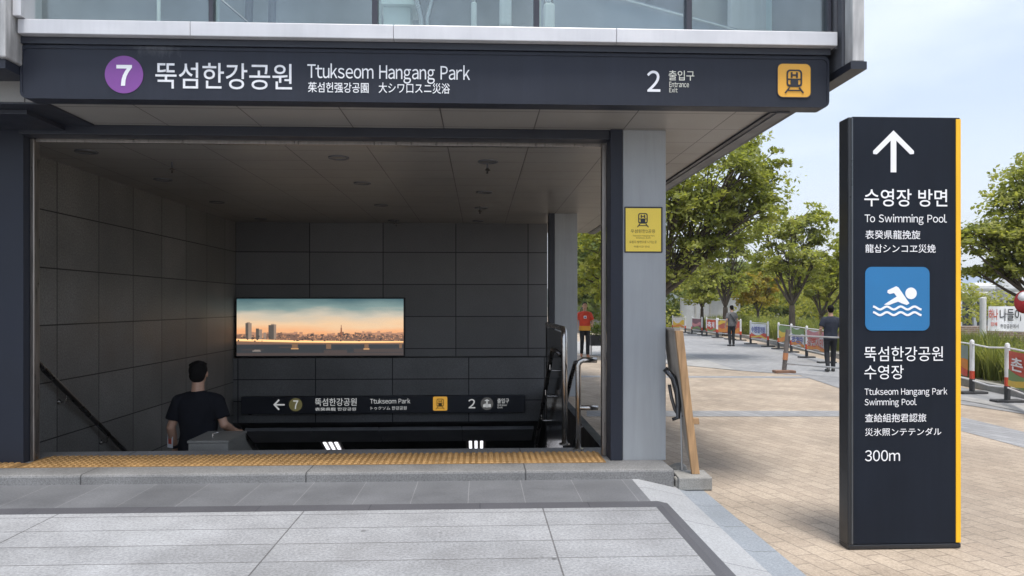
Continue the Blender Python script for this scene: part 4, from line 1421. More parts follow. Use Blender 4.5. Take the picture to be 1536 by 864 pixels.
GT = 'trees along the walkway'
tree('zelkova_tree', 'largest tree, layered green crown rising behind the near grey column', 972, 24, [(1092, 262, 60, 40), (1128, 238, 42, 30), (1050, 318, 62, 48), (1145, 285, 44, 30), (1112, 320, 44, 34),
     (1025, 380, 48, 42), (1065, 375, 40, 30), (1015, 290, 50, 44), (960, 300, 80, 60), (905, 355, 52, 60), (893, 425, 36, 34)], M['leaf'], 430, 80, 0.16, 0.20, 1.9, 3, GT, lean=0.3)
tree('walkway_tree', 'open V-branched tree left of the dark totem with sky between its branches', 1188, 31, [(1190, 330, 40, 28), (1224, 340, 32, 32), (1155, 352, 34, 28), (1175, 382, 40, 26), (1222, 385, 32, 24), (1205, 420, 34, 22), (1148, 400, 26, 24)],
     M['leaf'], 130, 85, 0.17, 0.15, 1.7, 7, GT)
tree('walkway_tree', 'slender tree with upright forked limbs right behind the man in the grey shirt', 1088, 42, [(1080, 358, 36, 28), (1105, 352, 28, 26), (1065, 395, 30, 26), (1112, 398, 28, 30), (1090, 420, 36, 22)], M['leaf'], 110, 75, 0.21, 0.17, 1.6, 9, GT)
tree('round_tree', 'small round-crowned tree with props in front of the pale wall', 1053, 48, [(1050, 425, 27, 20), (1038, 408, 18, 14), (1066, 420, 20, 18), (1052, 445, 26, 10)], M['leaf'], 80, 75, 0.22, 0.13, 1.5, 12, GT)
tree('golden_tree', 'yellowing low tree between the two tall forked trees', 1137, 44, [(1135, 420, 26, 17), (1120, 432, 18, 14), (1154, 430, 18, 15), (1138, 448, 26, 10)], M['leaf_gold'], 80, 75, 0.20, 0.10, 1.3, 14, GT)
tree('walkway_tree', 'yellow-green tree partly hidden behind the left edge of the totem', 1232, 34, [(1228, 402, 28, 22), (1256, 385, 30, 26), (1252, 425, 30, 24), (1218, 440, 22, 18), (1285, 400, 40, 40)], M['leaf_bright'], 110, 80, 0.18, 0.12, 1.2, 17, GT)
tree('spreading_tree', 'tree reaching in from the right side with long layered branches above the white banner', 1592, 17, [(1500, 350, 52, 24), (1470, 352, 28, 15), (1535, 305, 46, 26), (1530, 395, 40, 20), (1500, 400, 34, 12), (1565, 260, 46, 30), (1590, 350, 70, 50), (1452, 372, 18, 12), (1470, 405, 22, 8)],
     M['leaf'], 290, 80, 0.115, 0.13, 1.5, 21, GT, spray=(0.70, 0.42))

# far-off wood that reads as one mass
g = np.random.default_rng(31)
Ps, Ns = [], []
for (px0, px1, z0, z1, y0, y1, n) in ((850, 1030, 60, 70, 372, 492, 60), (1015, 1300, 64, 78, 400, 490, 140), (1300, 1700, 70, 85, 425, 490, 60), (860, 905, 46, 52, 345, 470, 26)):
    for _ in range(n):
        zc = g.uniform(z0, z1)
        px = g.uniform(px0, px1)
        top = y0 + g.uniform(0, 18) + 10 * math.sin(px * 0.06)
        py = top + (y1 - top) * g.uniform(0, 1) ** 1.2
        x, y = far(px, zc)
        c = np.array([x, y, EYE + (HY - py) * zc / F])
        nl = 170
        d = g.normal(size=(nl, 3))
        d /= np.linalg.norm(d, axis=1, keepdims=True)
        P = c + d * (g.uniform(0.3, 1, nl)[:, None] ** 0.5) * np.array([1.5, 1.5, 0.95])
        P[:, 2] = np.maximum(P[:, 2], 0)
        Ps.append(P)
        Ns.append(d * 0.8 + np.array([0, 0, 0.7]) + g.normal(0, .4, (nl, 3)))
Pb, Nb = [], []
for (px0, px1, z0, z1, y0, y1, n) in ((1000, 1290, 50, 60, 418, 490, 70), (1440, 1560, 52, 58, 440, 478, 14)):
    for _ in range(n):
        zc, px = g.uniform(z0, z1), g.uniform(px0, px1)
        py = y0 + (y1 - y0) * g.uniform(0, 1) + 8 * math.sin(px * 0.09)
        if 1015 < px < 1112 and py > 435:
            continue
        x, y = far(px, zc)
        c = np.array([x, y, EYE + (HY - py) * zc / F])
        d = g.normal(size=(130, 3))
        d /= np.linalg.norm(d, axis=1, keepdims=True)
        P = c + d * (g.uniform(0.3, 1, 130)[:, None] ** 0.5) * np.array([1.2, 1.2, 0.8])
        P[:, 2] = np.maximum(P[:, 2], 0)
        Pb.append(P)
        Nb.append(d * 0.8 + np.array([0, 0, 0.7]) + g.normal(0, .4, (130, 3)))
tag(leaf_mesh('understorey', np.concatenate(Pb), np.concatenate(Nb), 0.30, M['leaf_bright'], None, 0.6, 6), 'yellow-green undergrowth and young trees behind the walkway trees', None, kind='stuff')
tag(leaf_mesh('far_trees', np.concatenate(Ps), np.concatenate(Ns), 0.42, M['leaf_dark'], None, 0.6, 5), 'dense far-off wood behind the walkway trees', None, kind='stuff')


def grass(name, label, spots, m, seed, hgt, width=0.010):
    g = np.random.default_rng(seed)
    V, Fq = [], []
    for (x, y, z, n, hs, spread) in spots:
        for _ in range(n):
            a = g.uniform(0, 2 * math.pi)
            r0 = abs(g.normal(0, 0.10))
            h_ = hgt * hs * g.uniform(0.6, 1.1)
            out_ = spread * g.uniform(0.2, 1.0) * h_
            dx, dy = math.cos(a), math.sin(a)
            px_, py_ = x + dx * r0, y + dy * r0
            w = width * g.uniform(.7, 1.3)
            sx, sy = -dy * w, dx * w
            b = len(V)
            for t in (0.0, 0.5, 0.85):
                o_ = out_ * t * t
                V += [(px_ + dx * o_ - sx * (1 - t * .7), py_ + dy * o_ - sy * (1 - t * .7), z + h_ * t * (1 - .12 * t)), (px_ + dx * o_ + sx * (1 - t * .7), py_ + dy * o_ + sy * (1 - t * .7), z + h_ * t * (1 - .12 * t))]
            V.append((px_ + dx * out_, py_ + dy * out_, z + h_ * .84))
            Fq += [(b, b + 1, b + 3, b + 2), (b + 2, b + 3, b + 5, b + 4), (b + 4, b + 5, b + 6)]
    me = bpy.data.meshes.new(name)
    me.from_pydata(V, [], Fq)
    me.materials.append(m)
    o = bpy.data.objects.new(name, me)
    C.objects.link(o)
    return tag(o, label, None, kind='stuff')


def edge_x(y):
    for (xa, ya), (xb, yb) in zip(EDGE[:-1], EDGE[1:]):
        if ya <= y <= yb:
            return xa + (xb - xa) * (y - ya) / (yb - ya)
    return EDGE[-1][0] if y > EDGE[-1][1] else EDGE[0][0]


spots = []
for _ in range(330):
    y = g.uniform(11.5, 24)
    x = edge_x(y) + 0.35 + abs(g.normal(0, 1.3))
    spots.append((x, y, 0.02, 75, g.uniform(0.75, 1.15), g.uniform(.35, .7)))
grass('ornamental_grass', 'tall arching ornamental grass filling the bed behind the barriers', spots, M['grass'], 41, 1.0)
spots = []
for _ in range(260):
    y = g.uniform(24, 50)
    x = edge_x(y) + 0.35 + abs(g.normal(0, 1.8))
    spots.append((x, y, 0.02, 45, g.uniform(0.8, 1.3), g.uniform(.3, .6)))
grass('far_ornamental_grass', 'grass and low shrubs in the far part of the bed', spots, M['grass'], 42, 1.0, 0.018)

Ps, Ns = [], []                                              # low leafy shrubs growing among the grass
for _ in range(210):
    y = g.uniform(11.5, 46)
    x = edge_x(y) + 0.6 + abs(g.normal(0, 1.5))
    r_ = g.uniform(.32, .58)
    nl = 120
    d = g.normal(size=(nl, 3))
    d /= np.linalg.norm(d, axis=1, keepdims=True)
    P = np.array([x, y, .12 + r_ * .75]) + d * (g.uniform(.25, 1, nl)[:, None] ** .5) * np.array([r_, r_, r_ * .85])
    P[:, 2] = np.maximum(P[:, 2], .03)
    Ps.append(P)
    Ns.append(d + np.array([0, 0, .6]) + g.normal(0, .5, (nl, 3)))
tag(leaf_mesh('low_shrubs', np.concatenate(Ps), np.concatenate(Ns), 0.10, M['leaf'], None, 0.45, 9), 'low rounded shrubs filling the bed behind the barriers', None, kind='stuff')

# ================================================================== BARRIERS ALONG THE BED
def col(name, c, r=0.6):
    if name not in M:
        M[name] = mat(name, c, r, var=0.12, scale=5)
    return M[name]


def post_parts(x, y, root, h=1.08, dark=True):
    o = MB()
    o.tube([(x, y, GZ + .30), (x, y, GZ + h - .05), (x, y, GZ + h - .015), (x, y, GZ + h)], [.045, .043, .034, .006], 12)
    p = o.build('post', M['post_white'], root, smooth=False, off=root.location)
    MB().tube([(x, y, GZ + .28), (x, y, GZ + .46)], .0475, 12).build('red_band', M['post_red'], p, off=root.location)
    MB().tube([(x, y, GZ + .04), (x, y, GZ + .30)], .050, 12).build('dark_sleeve', M['rubber'], p, off=root.location)
    dx, dy = 0.27, 0.09
    MB().prism([(x - dx, y - .13), (x + dx, y - .10), (x + dx, y + .13), (x - dx, y + .10)], 'z', GZ + .004, GZ + .055).build('foot', M['rubber'], p, bevel=0.012, off=root.location)


def barrier(label, pa, pb_, band_cols, text=None, tcol='white', banner=True, first=True, last=True, sag=0.0):
    """pa, pb_: photo pixels where the two posts stand"""
    (xa, ya), (xb, yb) = gnd(*pa), gnd(*pb_)
    root = thing('banner_barrier', label, 'barrier', ((xa + xb) / 2, (ya + yb) / 2, GZ), group='banner barriers along the planting bed')
    off = root.location.copy()
    if first:
        post_parts(xa, ya, root)
    if last:
        post_parts(xb, yb, root)
    for z in (0.99, 0.27):
        MB().tube([(xa, ya, GZ + z), ((xa + xb) / 2, (ya + yb) / 2, GZ + z - sag), (xb, yb, GZ + z)], .016, 8).build('rail', M['post_white'], root, off=off)
    if banner:
        def lerp(t, z, d_=0.0):
            nx, ny = (yb - ya), -(xb - xa)
            l_ = math.hypot(nx, ny)
            if nx * xa + ny * ya > 0:
                nx, ny = -nx, -ny
            return (xa + (xb - xa) * t + nx / l_ * (d_ + .02 * math.sin(t * 9)), ya + (yb - ya) * t + ny / l_ * (d_ + .02 * math.sin(t * 9)), GZ + z)
        nseg = 10
        lo, hi = 0.33, 0.95
        bo = None
        for bi, (f0, f1, cname, c, wav) in enumerate(band_cols):
            mb = MB()
            for i in range(nseg):
                t0, t1 = .06 + .88 * i / nseg, .06 + .88 * (i + 1) / nseg
                zt = lambda f, t: lo + (hi - lo) * min(max(f + wav * math.sin(t * 7 + bi * 2), 0), 1)
                w0 = (lambda t: lo + (hi - lo) * f0) if bi == 0 else (lambda t: zt(f0, t))
                w1 = (lambda t: lo + (hi - lo) * f1) if bi == 0 else (lambda t: zt(f1, t))
                d0, d1 = .004 + .006 * bi, .008 + .006 * bi
                P = [lerp(t0, w0(t0), d0), lerp(t1, w0(t1), d0), lerp(t1, w1(t1), d0), lerp(t0, w1(t0), d0), lerp(t0, w0(t0), d1), lerp(t1, w0(t1), d1), lerp(t1, w1(t1), d1), lerp(t0, w1(t0), d1)]
                mb.add(P, [(0, 1, 2, 3), (7, 6, 5, 4), (0, 4, 5, 1), (2, 6, 7, 3)])
            o = mb.build('banner' if bi == 0 else 'printed_field', col(cname, c), root if bi == 0 else bo, off=off)
            if bi == 0:
                bo = o
        if text:
            s_, t0, t1, z0, z1 = text
            v, f = glyphs(s_, 0.02)
            xs, ys = [p[0] for p in v], [p[1] for p in v]
            a0, a1, b0, b1 = min(xs), max(xs), min(ys), max(ys)
            if (xb - xa) < 0 and False:
                pass
            mb = MB()
            mb.add([lerp(t0 + (t1 - t0) * (p[0] - a0) / (a1 - a0), z0 + (z1 - z0) * (p[1] - b0) / (b1 - b0), .014 + .006 * len(band_cols)) for p in v], f)
            mb.build('lettering', M[tcol], bo, off=off)
    return root


RED, ORG, YEL, GRN, WHT, PNK, PUR, LBL = (0.55, 0.07, 0.035), (0.62, 0.22, 0.03), (0.66, 0.45, 0.05), (0.16, 0.26, 0.08), (0.62, 0.62, 0.63), (0.55, 0.22, 0.24), (0.20, 0.09, 0.12), (0.35, 0.42, 0.60)
col('print_blue', (0.08, 0.10, 0.35))
col('print_red', RED)
barrier('barrier nearest the viewer, red banner with white lettering and green print', (1511, 604), (1590, 640), [(0, 1, 'banner_red', RED, 0), (0, .42, 'banner_green', GRN, .08), (0.05, .22, 'banner_yellow', YEL, .06)], ('촌방', .16, .62, .62, .86), 'white')
barrier('barrier right beside the totem with grey-green banner and orange print', (1402, 573), (1458, 591), [(0, 1, 'banner_grey_green', (0.22, 0.28, 0.25), 0), (0, .45, 'banner_orange', ORG, .12), (.05, .3, 'banner_red', RED, .1)], None)
barrier('bare sagging white rails between the two posts right of the totem', (1458, 591), (1511, 604), [], banner=False, first=False, last=False, sag=0.03)
barrier('barrier with pink and white banner just left of the man in navy', (1210, 537), (1240, 545), [(0, 1, 'banner_white', WHT, 0), (.6, 1, 'banner_pink', PNK, .1), (0, .2, 'banner_orange', ORG, .05)], ('강변시민', .1, .9, .42, .72), 'print_red')
barrier('barrier with pale green and white banner behind the leaning grey post', (1187, 529), (1209, 536.5), [(0, 1, 'banner_white', WHT, 0), (.62, 1, 'banner_green', GRN, .1), (0, .2, 'banner_orange', ORG, .08)], ('공원수', .1, .9, .42, .72), 'print_blue', last=False)
barrier('barrier with green, yellow and orange banner, second after the gap', (1168, 524), (1187, 529), [(0, 1, 'banner_green', GRN, 0), (.35, .7, 'banner_yellow', YEL, .1), (0, .3, 'banner_orange', ORG, .08)], None, last=False)
barrier('barrier with white banner, blue lettering and red lower edge', (1126, 516.5), (1152, 520.5), [(0, 1, 'banner_pale', (0.62, 0.64, 0.68), 0), (0, .28, 'banner_red', RED, .1), (.02, .14, 'banner_yellow', YEL, .08)], ('수영장개장', .1, .9, .55, .83), 'print_blue')
barrier('barrier with dull red banner directly right of the man in grey', (1096, 509.5), (1111, 511), [(0, 1, 'banner_red', RED, 0), (0, .4, 'banner_orange', ORG, .1)], None)
barrier('barrier with orange-red banner directly left of the man in grey', (1077, 507), (1094, 509), [(0, 1, 'banner_brick', (0.42, 0.10, 0.06), 0), (0, .4, 'banner_orange', ORG, .1), (.7, 1, 'banner_yellow', YEL, .1)], None)
barrier('barrier with red banner and white lettering below the round tree', (1060, 504.5), (1075, 506.5), [(0, 1, 'banner_red', RED, 0), (0, .2, 'banner_green', GRN, .1)], ('축제', .15, .85, .5, .85), 'white')
barrier('barrier with purple-brown banner, second from the far end', (1038, 501), (1053, 503), [(0, 1, 'banner_purple', PUR, 0), (.3, .6, 'banner_pink', PNK, .1), (0, .2, 'banner_green', GRN, .1)], None)
barrier('farthest barrier with yellow and white banner', (1009, 497.5), (1028, 499.5), [(0, 1, 'banner_white', WHT, 0), (.1, .6, 'banner_yellow', YEL, .2), (0, .25, 'banner_orange', ORG, .1)], None)

# leaning grey barrier in front of the row
(ax, ay), (bx_, by_) = gnd(1176, 559.5), gnd(1312, 573)
t = thing('leaning_barrier', 'rusty grey leaning post on a wooden foot with two thin rails running behind the totem', 'barrier', (ax, ay, GZ))
off = t.location
topx = ax + .11
MB().tube([(ax, ay, GZ + .05), (topx, ay, GZ + 1.13)], [.058, .062], 12).build('post', M['rusty'], t, off=off)
MB().tube([(ax + .028, ay, GZ + .34), (ax + .048, ay, GZ + .52)], .0655, 12).build('faded_band', col('faded_orange', (0.42, 0.18, 0.08)), t, off=off)
MB().prism([(ax - .27, ay - .14), (ax + .25, ay - .17), (ax + .25, ay + .10), (ax - .27, ay + .12)], 'z', GZ + .004, GZ + .075).build('foot', col('wooden_foot', (0.22, 0.12, 0.075)), t, bevel=0.012, off=off)
for z in (.98, .25):
    MB().tube([(topx - .02 if z > .5 else ax + .03, ay, GZ + z), (bx_, by_, GZ + z)], .021, 8).build('rail', M['galv'], t, off=off)
MB().tube([(bx_, by_, GZ + .05), (bx_, by_, GZ + 1.05)], .05, 12).build('post', M['rusty'], t, off=off)
(cx_, cy_) = gnd(1243, 549)
MB().prism([(bx_ - .25, by_ - .12), (bx_ + .25, by_ - .12), (bx_ + .25, by_ + .12), (bx_ - .25, by_ + .12)], 'z', GZ + .004, GZ + .07).build('foot', M['rubber'], t, bevel=0.012, off=off)

# ================================================================== FAR WALLS, BANNER, BUILDING
def wall_px(name, label, cat, px0, px1, pytop, zc, m, th=0.2, zb=-0.15, posts=0):
    (xa, ya), (xb, yb) = far(px0, zc), far(px1, zc)
    z1 = EYE + (HY - pytop) * zc / F
    t = thing(name, label, cat, ((xa + xb) / 2, (ya + yb) / 2, zb))
    mb = MB()
    mb.prism([(xa, ya), (xb, yb), (xb + .02, yb + th), (xa + .02, ya + th)], 'z', zb, z1)
    mb.build('panel', m, t, off=t.location)
    if posts:
        for i in range(posts + 1):
            x, y = xa + (xb - xa) * i / posts, ya + (yb - ya) * i / posts
            MB().box(x - .05, x + .05, y - .06, y + .02, zb, z1 + .04).build('post', M['galv'], t, off=t.location)
    return t


M['pale_wall'] = mat('pale_fence_panel', (0.40, 0.42, 0.45), 0.7, var=0.08)
wall_px('pale_fence', 'pale grey panel wall behind the round tree', 'wall', 1021, 1109, 447, 56, M['pale_wall'], posts=4)
wall_px('pale_fence', 'pale wall seen through the gap left of the near column', 'wall', 850, 912, 449, 52, M['pale_wall'], posts=3)
M['bldg_white'] = mat('white_render', (0.66, 0.67, 0.68), 0.7, var=0.06)
M['bldg_roof'] = mat('blue_grey_roof', (0.22, 0.27, 0.34), 0.5, var=0.1)
M['bldg_dark'] = mat('dark_glazing', (0.06, 0.07, 0.075), 0.25, var=0.2)
(xa, ya), (xb, yb) = far(1405, 62), far(1640, 62)
zz = lambda py: EYE + (HY - py) * 62 / F
bl = thing('low_building', 'long low white building with blue-grey roof behind the right-hand tree', 'building', ((xa + xb) / 2, ya, -.15))
o_ = bl.location
MB().prism([(xa, ya), (xb, yb), (xb, yb + 8), (xa, ya + 8)], 'z', -.15, zz(450)).build('wall', M['bldg_dark'], bl, off=o_)
MB().prism([(xa - .3, ya - .5), (xb + .3, yb - .5), (xb + .3, yb + 8.3), (xa - .3, ya + 8.3)], 'z', zz(449.5), zz(438)).build('eaves_band', M['bldg_white'], bl, off=o_, bevel=0.05)
mb = MB()
mb.add([(xa, ya - .2, zz(438)), (xb, yb - .2, zz(438)), (xb, yb + 8, zz(438)), (xa, ya + 8, zz(438)), (xa + 1, ya + 3, zz(404)), (xb, yb + 3, zz(404)), (xb, yb + 5, zz(404)), (xa + 1, ya + 5, zz(404))],
       [(0, 1, 5, 4), (1, 2, 6, 5), (2, 3, 7, 6), (3, 0, 4, 7), (4, 5, 6, 7)])
mb.build('roof', M['bldg_roof'], bl, off=o_)
for px in (1440, 1462, 1484, 1506, 1530):
    x, y = far(px, 61.6)
    MB().box(x - .12, x + .12, y - .1, y + .1, -.15, zz(450)).build('pier', M['bldg_white'], bl, off=o_)
x, y = far(1478, 60.5)
MB().box(x - 1.1, x + .7, y - .4, y + .8, zz(438), zz(425)).build('roof_light', M['bldg_white'], bl, bevel=.25, off=o_)
x, y = far(1515, 60.5)
MB().box(x - 1.0, x + 1.3, y - .4, y + .8, zz(438), zz(416)).build('roof_light', M['bldg_white'], bl, bevel=.25, off=o_)

M['brick'] = tile('red_brown_brick', (0.22, 0.14, 0.10), (0.28, 0.25, 0.22), .24, .08, 'xz', mortar=.012, stagger=.5, var=.2)
(xa, ya), (xb, yb) = far(1436, 30), far(1580, 30)
tag(MB().prism([(xa, ya), (xb, yb), (xb, yb + .3), (xa, ya + .3)], 'z', -.1, EYE - 31 * 30 / F).build('brick_wall', M['brick'], None, bevel=.02), 'low red-brown brick wall behind the tall grass', 'wall')
(xa, ya), (xb, yb) = far(1474.5, 21.5), far(1562, 21.5)
bz = lambda py: EYE + (HY - py) * 21.5 / F
t = thing('banner_sign', 'white cloth banner with red and black lettering between white poles above the grass', 'banner', (xa, ya, 0.02))
o_ = t.location
for x, y in ((xa, ya), (xb, yb)):
    p = MB().tube([(x, y, 0.02), (x, y, bz(447)), (x, y, bz(446))], [.085, .085, .03], 14).build('pole', M['post_white'], t, off=o_)
mb = MB()
for i in range(12):
    t0, t1 = .05 + .9 * i / 12, .05 + .9 * (i + 1) / 12
    q = lambda u_, z, d_: (xa + (xb - xa) * u_, ya + (yb - ya) * u_ - d_ + .03 * math.sin(u_ * 11 + z * 2), z)
    a, b, c, d = bz(496 + 2 * t0), bz(496 + 2 * t1), bz(459.5), bz(459.5)
    mb.add([q(t0, a, .09), q(t1, b, .09), q(t1, d, .09), q(t0, c, .09), q(t0, a, .085), q(t1, b, .085), q(t1, d, .085), q(t0, c, .085)], [(0, 1, 2, 3), (7, 6, 5, 4), (2, 6, 7, 3), (0, 4, 5, 1)])
cloth = mb.build('cloth', M['white'], t, off=o_)
yq = ya - .14
for s_, p0, p1, q0, q1, m_ in (('하나', 1484, 1498, 463.5, 480, 'print_red'), ('나들이', 1501, 1534, 463, 481, 'ink'), ('여름축제', 1536, 1556, 466, 480, 'ink'), ('한강공원에서', 1502, 1530, 486, 492.5, 'ink'), ('함께', 1487, 1497, 483, 489, 'print_red')):
    x0, x1 = far(p0, 21.35)[0], far(p1, 21.35)[0]
    letters(s_, x0, x1, bz(q1), bz(q0), ya - .135, M[m_], cloth, 'lettering', 0.01, o_, shear=(yb - ya) / (xb - xa) * 0)
x, y = far(1537, 16.5)
t = thing('balloon', 'red and white round balloon in front of the right-hand tree', 'balloon', (x, y, EYE + 5 * 16.5 / F))
MB().ell((0, 0, 0), .20, .20, .26, 22, 14).build('envelope', col('balloon_red', (0.55, 0.03, 0.04)), t, smooth=True)
mb = MB().ell((-.075, -.075, .10), .12, .11, .13, 16, 10)
mb.build('white_patch', M['white'], t, smooth=True)
MB().tube([(0, 0, .25), (.06, .1, .75)], .006, 6).build('cord', M['rubber'], t)
# potted shrub on a stand, seen in the gap beside the red shirt
x, y = far(893, 26)
t = thing('planter', 'dark planter on thin legs with a small shrub beside the man in red', 'planter', (x, y, GZ))
MB().box(-.18, .25, -.15, .15, .34, .72).build('tub', M['rubber'], t, bevel=.02)
for sx in (-.15, .22):
    MB().box(sx - .015, sx + .015, -.12, .12, 0, .34).build('leg', M['galv'], t)
gg = np.random.default_rng(3)
P = gg.normal(0, 1, (500, 3)) * np.array([.16, .13, .12]) + np.array([.03, 0, .92])
leaf_mesh('foliage', P, gg.normal(0, 1, (500, 3)) + np.array([0, 0, .8]), .09, M['leaf_dark'], t, .5, 8)

# ================================================================== AIR
mb = MB().box(-1400, 1400, -40, 1300, -6, 140)
hz_o = tag(mb.build('haze', None), 'thin summer haze over the whole place', None, kind='stuff')
hm = bpy.data.materials.new('haze')
hm.use_nodes = True
hm.node_tree.nodes.clear()
ho = hm.node_tree.nodes.new('ShaderNodeOutputMaterial')
hv = hm.node_tree.nodes.new('ShaderNodeVolumePrincipled')
hv.inputs['Color'].default_value = (0.93, 0.95, 0.98, 1)
hv.inputs['Density'].default_value = 0.0005
hv.inputs['Anisotropy'].default_value = 0.3
hm.node_tree.links.new(hv.outputs[0], ho.inputs['Volume'])
hz_o.data.materials.append(hm)

# ================================================================== PEOPLE
def remeshed(mb, voxel, iters=3, fac=0.5):
    me = bpy.data.meshes.new('tmp')
    me.from_pydata(mb.v, [], mb.f)
    o = bpy.data.objects.new('tmp', me)
    C.objects.link(o)
    r_ = o.modifiers.new('r', 'REMESH')
    r_.mode, r_.voxel_size, r_.adaptivity = 'VOXEL', voxel, 0
    s_ = o.modifiers.new('s', 'SMOOTH')
    s_.factor, s_.iterations = fac, iters
    dg = bpy.context.evaluated_depsgraph_get()
    out_ = bpy.data.meshes.new_from_object(o.evaluated_get(dg))
    bpy.data.objects.remove(o)
    bpy.data.meshes.remove(me)
    return out_


from mathutils import noise as mnoise


def folds(o, amp, seed, fz=5.0):
    me = o.data
    nn = [v.normal.copy() for v in me.vertices]
    for v, n_ in zip(me.vertices, nn):
        c_ = v.co
        h_ = mnoise.noise(Vector((c_.x * 7 + seed, c_.y * 7, c_.z * fz + c_.x * 5))) + .5 * mnoise.noise(Vector((c_.x * 16, c_.y * 16 + seed, c_.z * 11 - c_.x * 9)))
        w_ = 1.0 if c_.z < 1.32 else .35
        v.co = c_ + n_ * h_ * amp * w_
    me.update()


def person(label, loc, face, pose, shirt, pants, shoes, scale=1.0, voxel=0.012, leg=1.0, extra=None):
    """local space faces +Y, feet at z=0; pose holds joint positions"""
    root = thing('person', label, 'person', loc, face)
    root.scale = (scale,) * 3
    p = pose
    V = Vector

    def part(mb, name, m, vx, it_=3):
        if leg != 1.0:
            hip = 0.93
            lift = hip * leg - hip
            mb.v = [(a, b, c * leg if c < hip else c + lift) for a, b, c in mb.v]
        me = remeshed(mb, vx, it_)
        me.name = name
        me.materials.append(m)
        me.polygons.foreach_set('use_smooth', [True] * len(me.polygons))
        o = bpy.data.objects.new(name, me)
        C.objects.link(o)
        o.parent = root
        return o
    hc = V(p.get('head', (0, 0.015, 1.635)))
    # body: one continuous skin
    b = MB()
    b.ell(hc + V((0, -.004, .02)), .076, .094, .098, 20, 14)
    b.ell(hc + V((0, .022, -.045)), .058, .068, .070, 16, 10)
    b.caps(hc + V((0, .090, .005)), hc + V((0, .106, -.018)), .010, .015, 8)
    b.ell(hc + V((0, .082, -.052)), .026, .014, .012, 10, 6)
    for s in (-1, 1):
        b.ell(hc + V((s * .078, -.004, -.004)), .012, .021, .031, 10, 8)
    b.caps((0, -.012, 1.44), hc + V((0, -.012, -.055)), .062, .056)
    b.loft([((0, 0, .90), .135, .095), ((0, 0, 1.05), .135, .09), ((0, 0, 1.25), .155, .10), ((0, 0, 1.36), .150, .085), ((0, -.005, 1.42), .09, .065), ((0, -.01, 1.475), .06, .058)])
    for s in ('l', 'r'):
        sg = -1 if s == 'l' else 1
        sh, el, wr = V((sg * .168, -.005, 1.365)), V(p['elbow_' + s]), V(p['wrist_' + s])
        b.caps(sh, el, .050, .040)
        b.caps(el, el + (wr - el) * .45, .042, .040)
        b.caps(el + (wr - el) * .45, wr, .040, .028)
        hd = V(p.get('hand_' + s, (0, .15, -1))).normalized()
        side = V(p.get('thumb_' + s, (0, 1, 0)))
        side = (side - hd * side.dot(hd)).normalized()
        nr = hd.cross(side)
        pal = wr + hd * .09
        b.caps(wr, wr + hd * .045, .027, .030)
        for k, (o_, ln) in enumerate(((-.030, .062), (-.010, .080), (.010, .084), (.030, .074))):
            k0 = wr + hd * .035 + side * o_ * .8
            k1 = pal + side * o_
            b.caps(k0, k1, .015, .0125, 8)
            cu = p.get('curl_' + s, .5)
            k2 = k1 + (hd * (1 - .3 * cu) + nr * cu * .5 * p.get('nr_' + s, 1)).normalized() * ln * .5
            k3 = k2 + (hd * (1 - .8 * cu) + nr * cu * p.get('nr_' + s, 1)).normalized() * ln * .5
            b.caps(k1, k2, .0105, .0095, 8)
            b.caps(k2, k3, .0095, .008, 8)
        t0 = wr + hd * .03 + side * .026
        t1 = t0 + (hd * .6 + side * .7).normalized() * .045
        t2 = t1 + (hd * .9 + side * .25).normalized() * .035
        b.caps(t0, t1, .015, .012, 8)
        b.caps(t1, t2, .0115, .009, 8)
        hp, kn, an = V((sg * .09, 0, .92)), V(p['knee_' + s]), V(p['ankle_' + s])
        b.caps(hp, kn, .070, .046)
        b.caps(kn, an, .046, .033)
        ft = V(p.get('toe_' + s, (an.x + sg * .02, an.y + .17, max(an.z - .055, .03))))
        b.caps(an + V((0, -.03, -.045)), ft, .034, .026)
    part(b, 'body', M['skin'], min(voxel, .008), 2)
    # shirt
    c = MB()
    c.loft([((0, .0, .86), .178, .125), ((0, .0, .95), .178, .125), ((0, 0, 1.06), .170, .120), ((0, .0, 1.2), .183, .128), ((0, -.004, 1.32), .192, .124), ((0, -.008, 1.385), .170, .108), ((0, -.010, 1.415), .135, .094),
            ((0, -.012, 1.445), .110, .080), ((0, -.012, 1.470), .072, .070)], 24)
    for s in ('l', 'r'):
        sg = -1 if s == 'l' else 1
        sh, el = V((sg * .176, -.006, 1.378)), V(p['elbow_' + s])
        c.caps(V((sg * .085, -.010, 1.415)), sh, .052, .064)
        e_ = sh + (el - sh) * p.get('sleeve', .72)
        d_ = (e_ - sh).normalized()
        c.tube([sh - d_ * .01, sh + (e_ - sh) * .4, e_], [.066, .070, .073], 16)
    sh_o = part(c, 'shirt', shirt, voxel, 4)
    folds(sh_o, .011, len(label))
    # trousers
    q = MB()
    q.loft([((0, .0, .84), .165, .115), ((0, 0, .92), .168, .118), ((0, 0, 1.0), .160, .112)], 20)
    for s in ('l', 'r'):
        sg = -1 if s == 'l' else 1
        hp, kn, an = V((sg * .085, 0, .90)), V(p['knee_' + s]), V(p['ankle_' + s])
        q.caps(hp, hp + (kn - hp) * .5, .092, .080)
        q.caps(hp + (kn - hp) * .5, kn, .080, .066)
        q.tube([kn + (hp - kn) * .05, kn + (an - kn) * .5, an + (kn - an) * .05], [.066, .062, .055], 14)
    folds(part(q, 'trousers', pants, voxel, 3), .009, len(label))
    for s in ('l', 'r'):
        sg = -1 if s == 'l' else 1
        an = V(p['ankle_' + s])
        ft = V(p.get('toe_' + s, (an.x + sg * .02, an.y + .17, max(an.z - .055, .03))))
        h_ = MB()
        h_.caps(an + V((0, -.035, -.042)), ft, .044, .036)
        h_.caps(an + V((0, -.01, -.005)), an + V((0, -.035, -.042)), .044, .044)
        part(h_, 'shoe', shoes, voxel, 2)
    # hair
    h_ = MB()
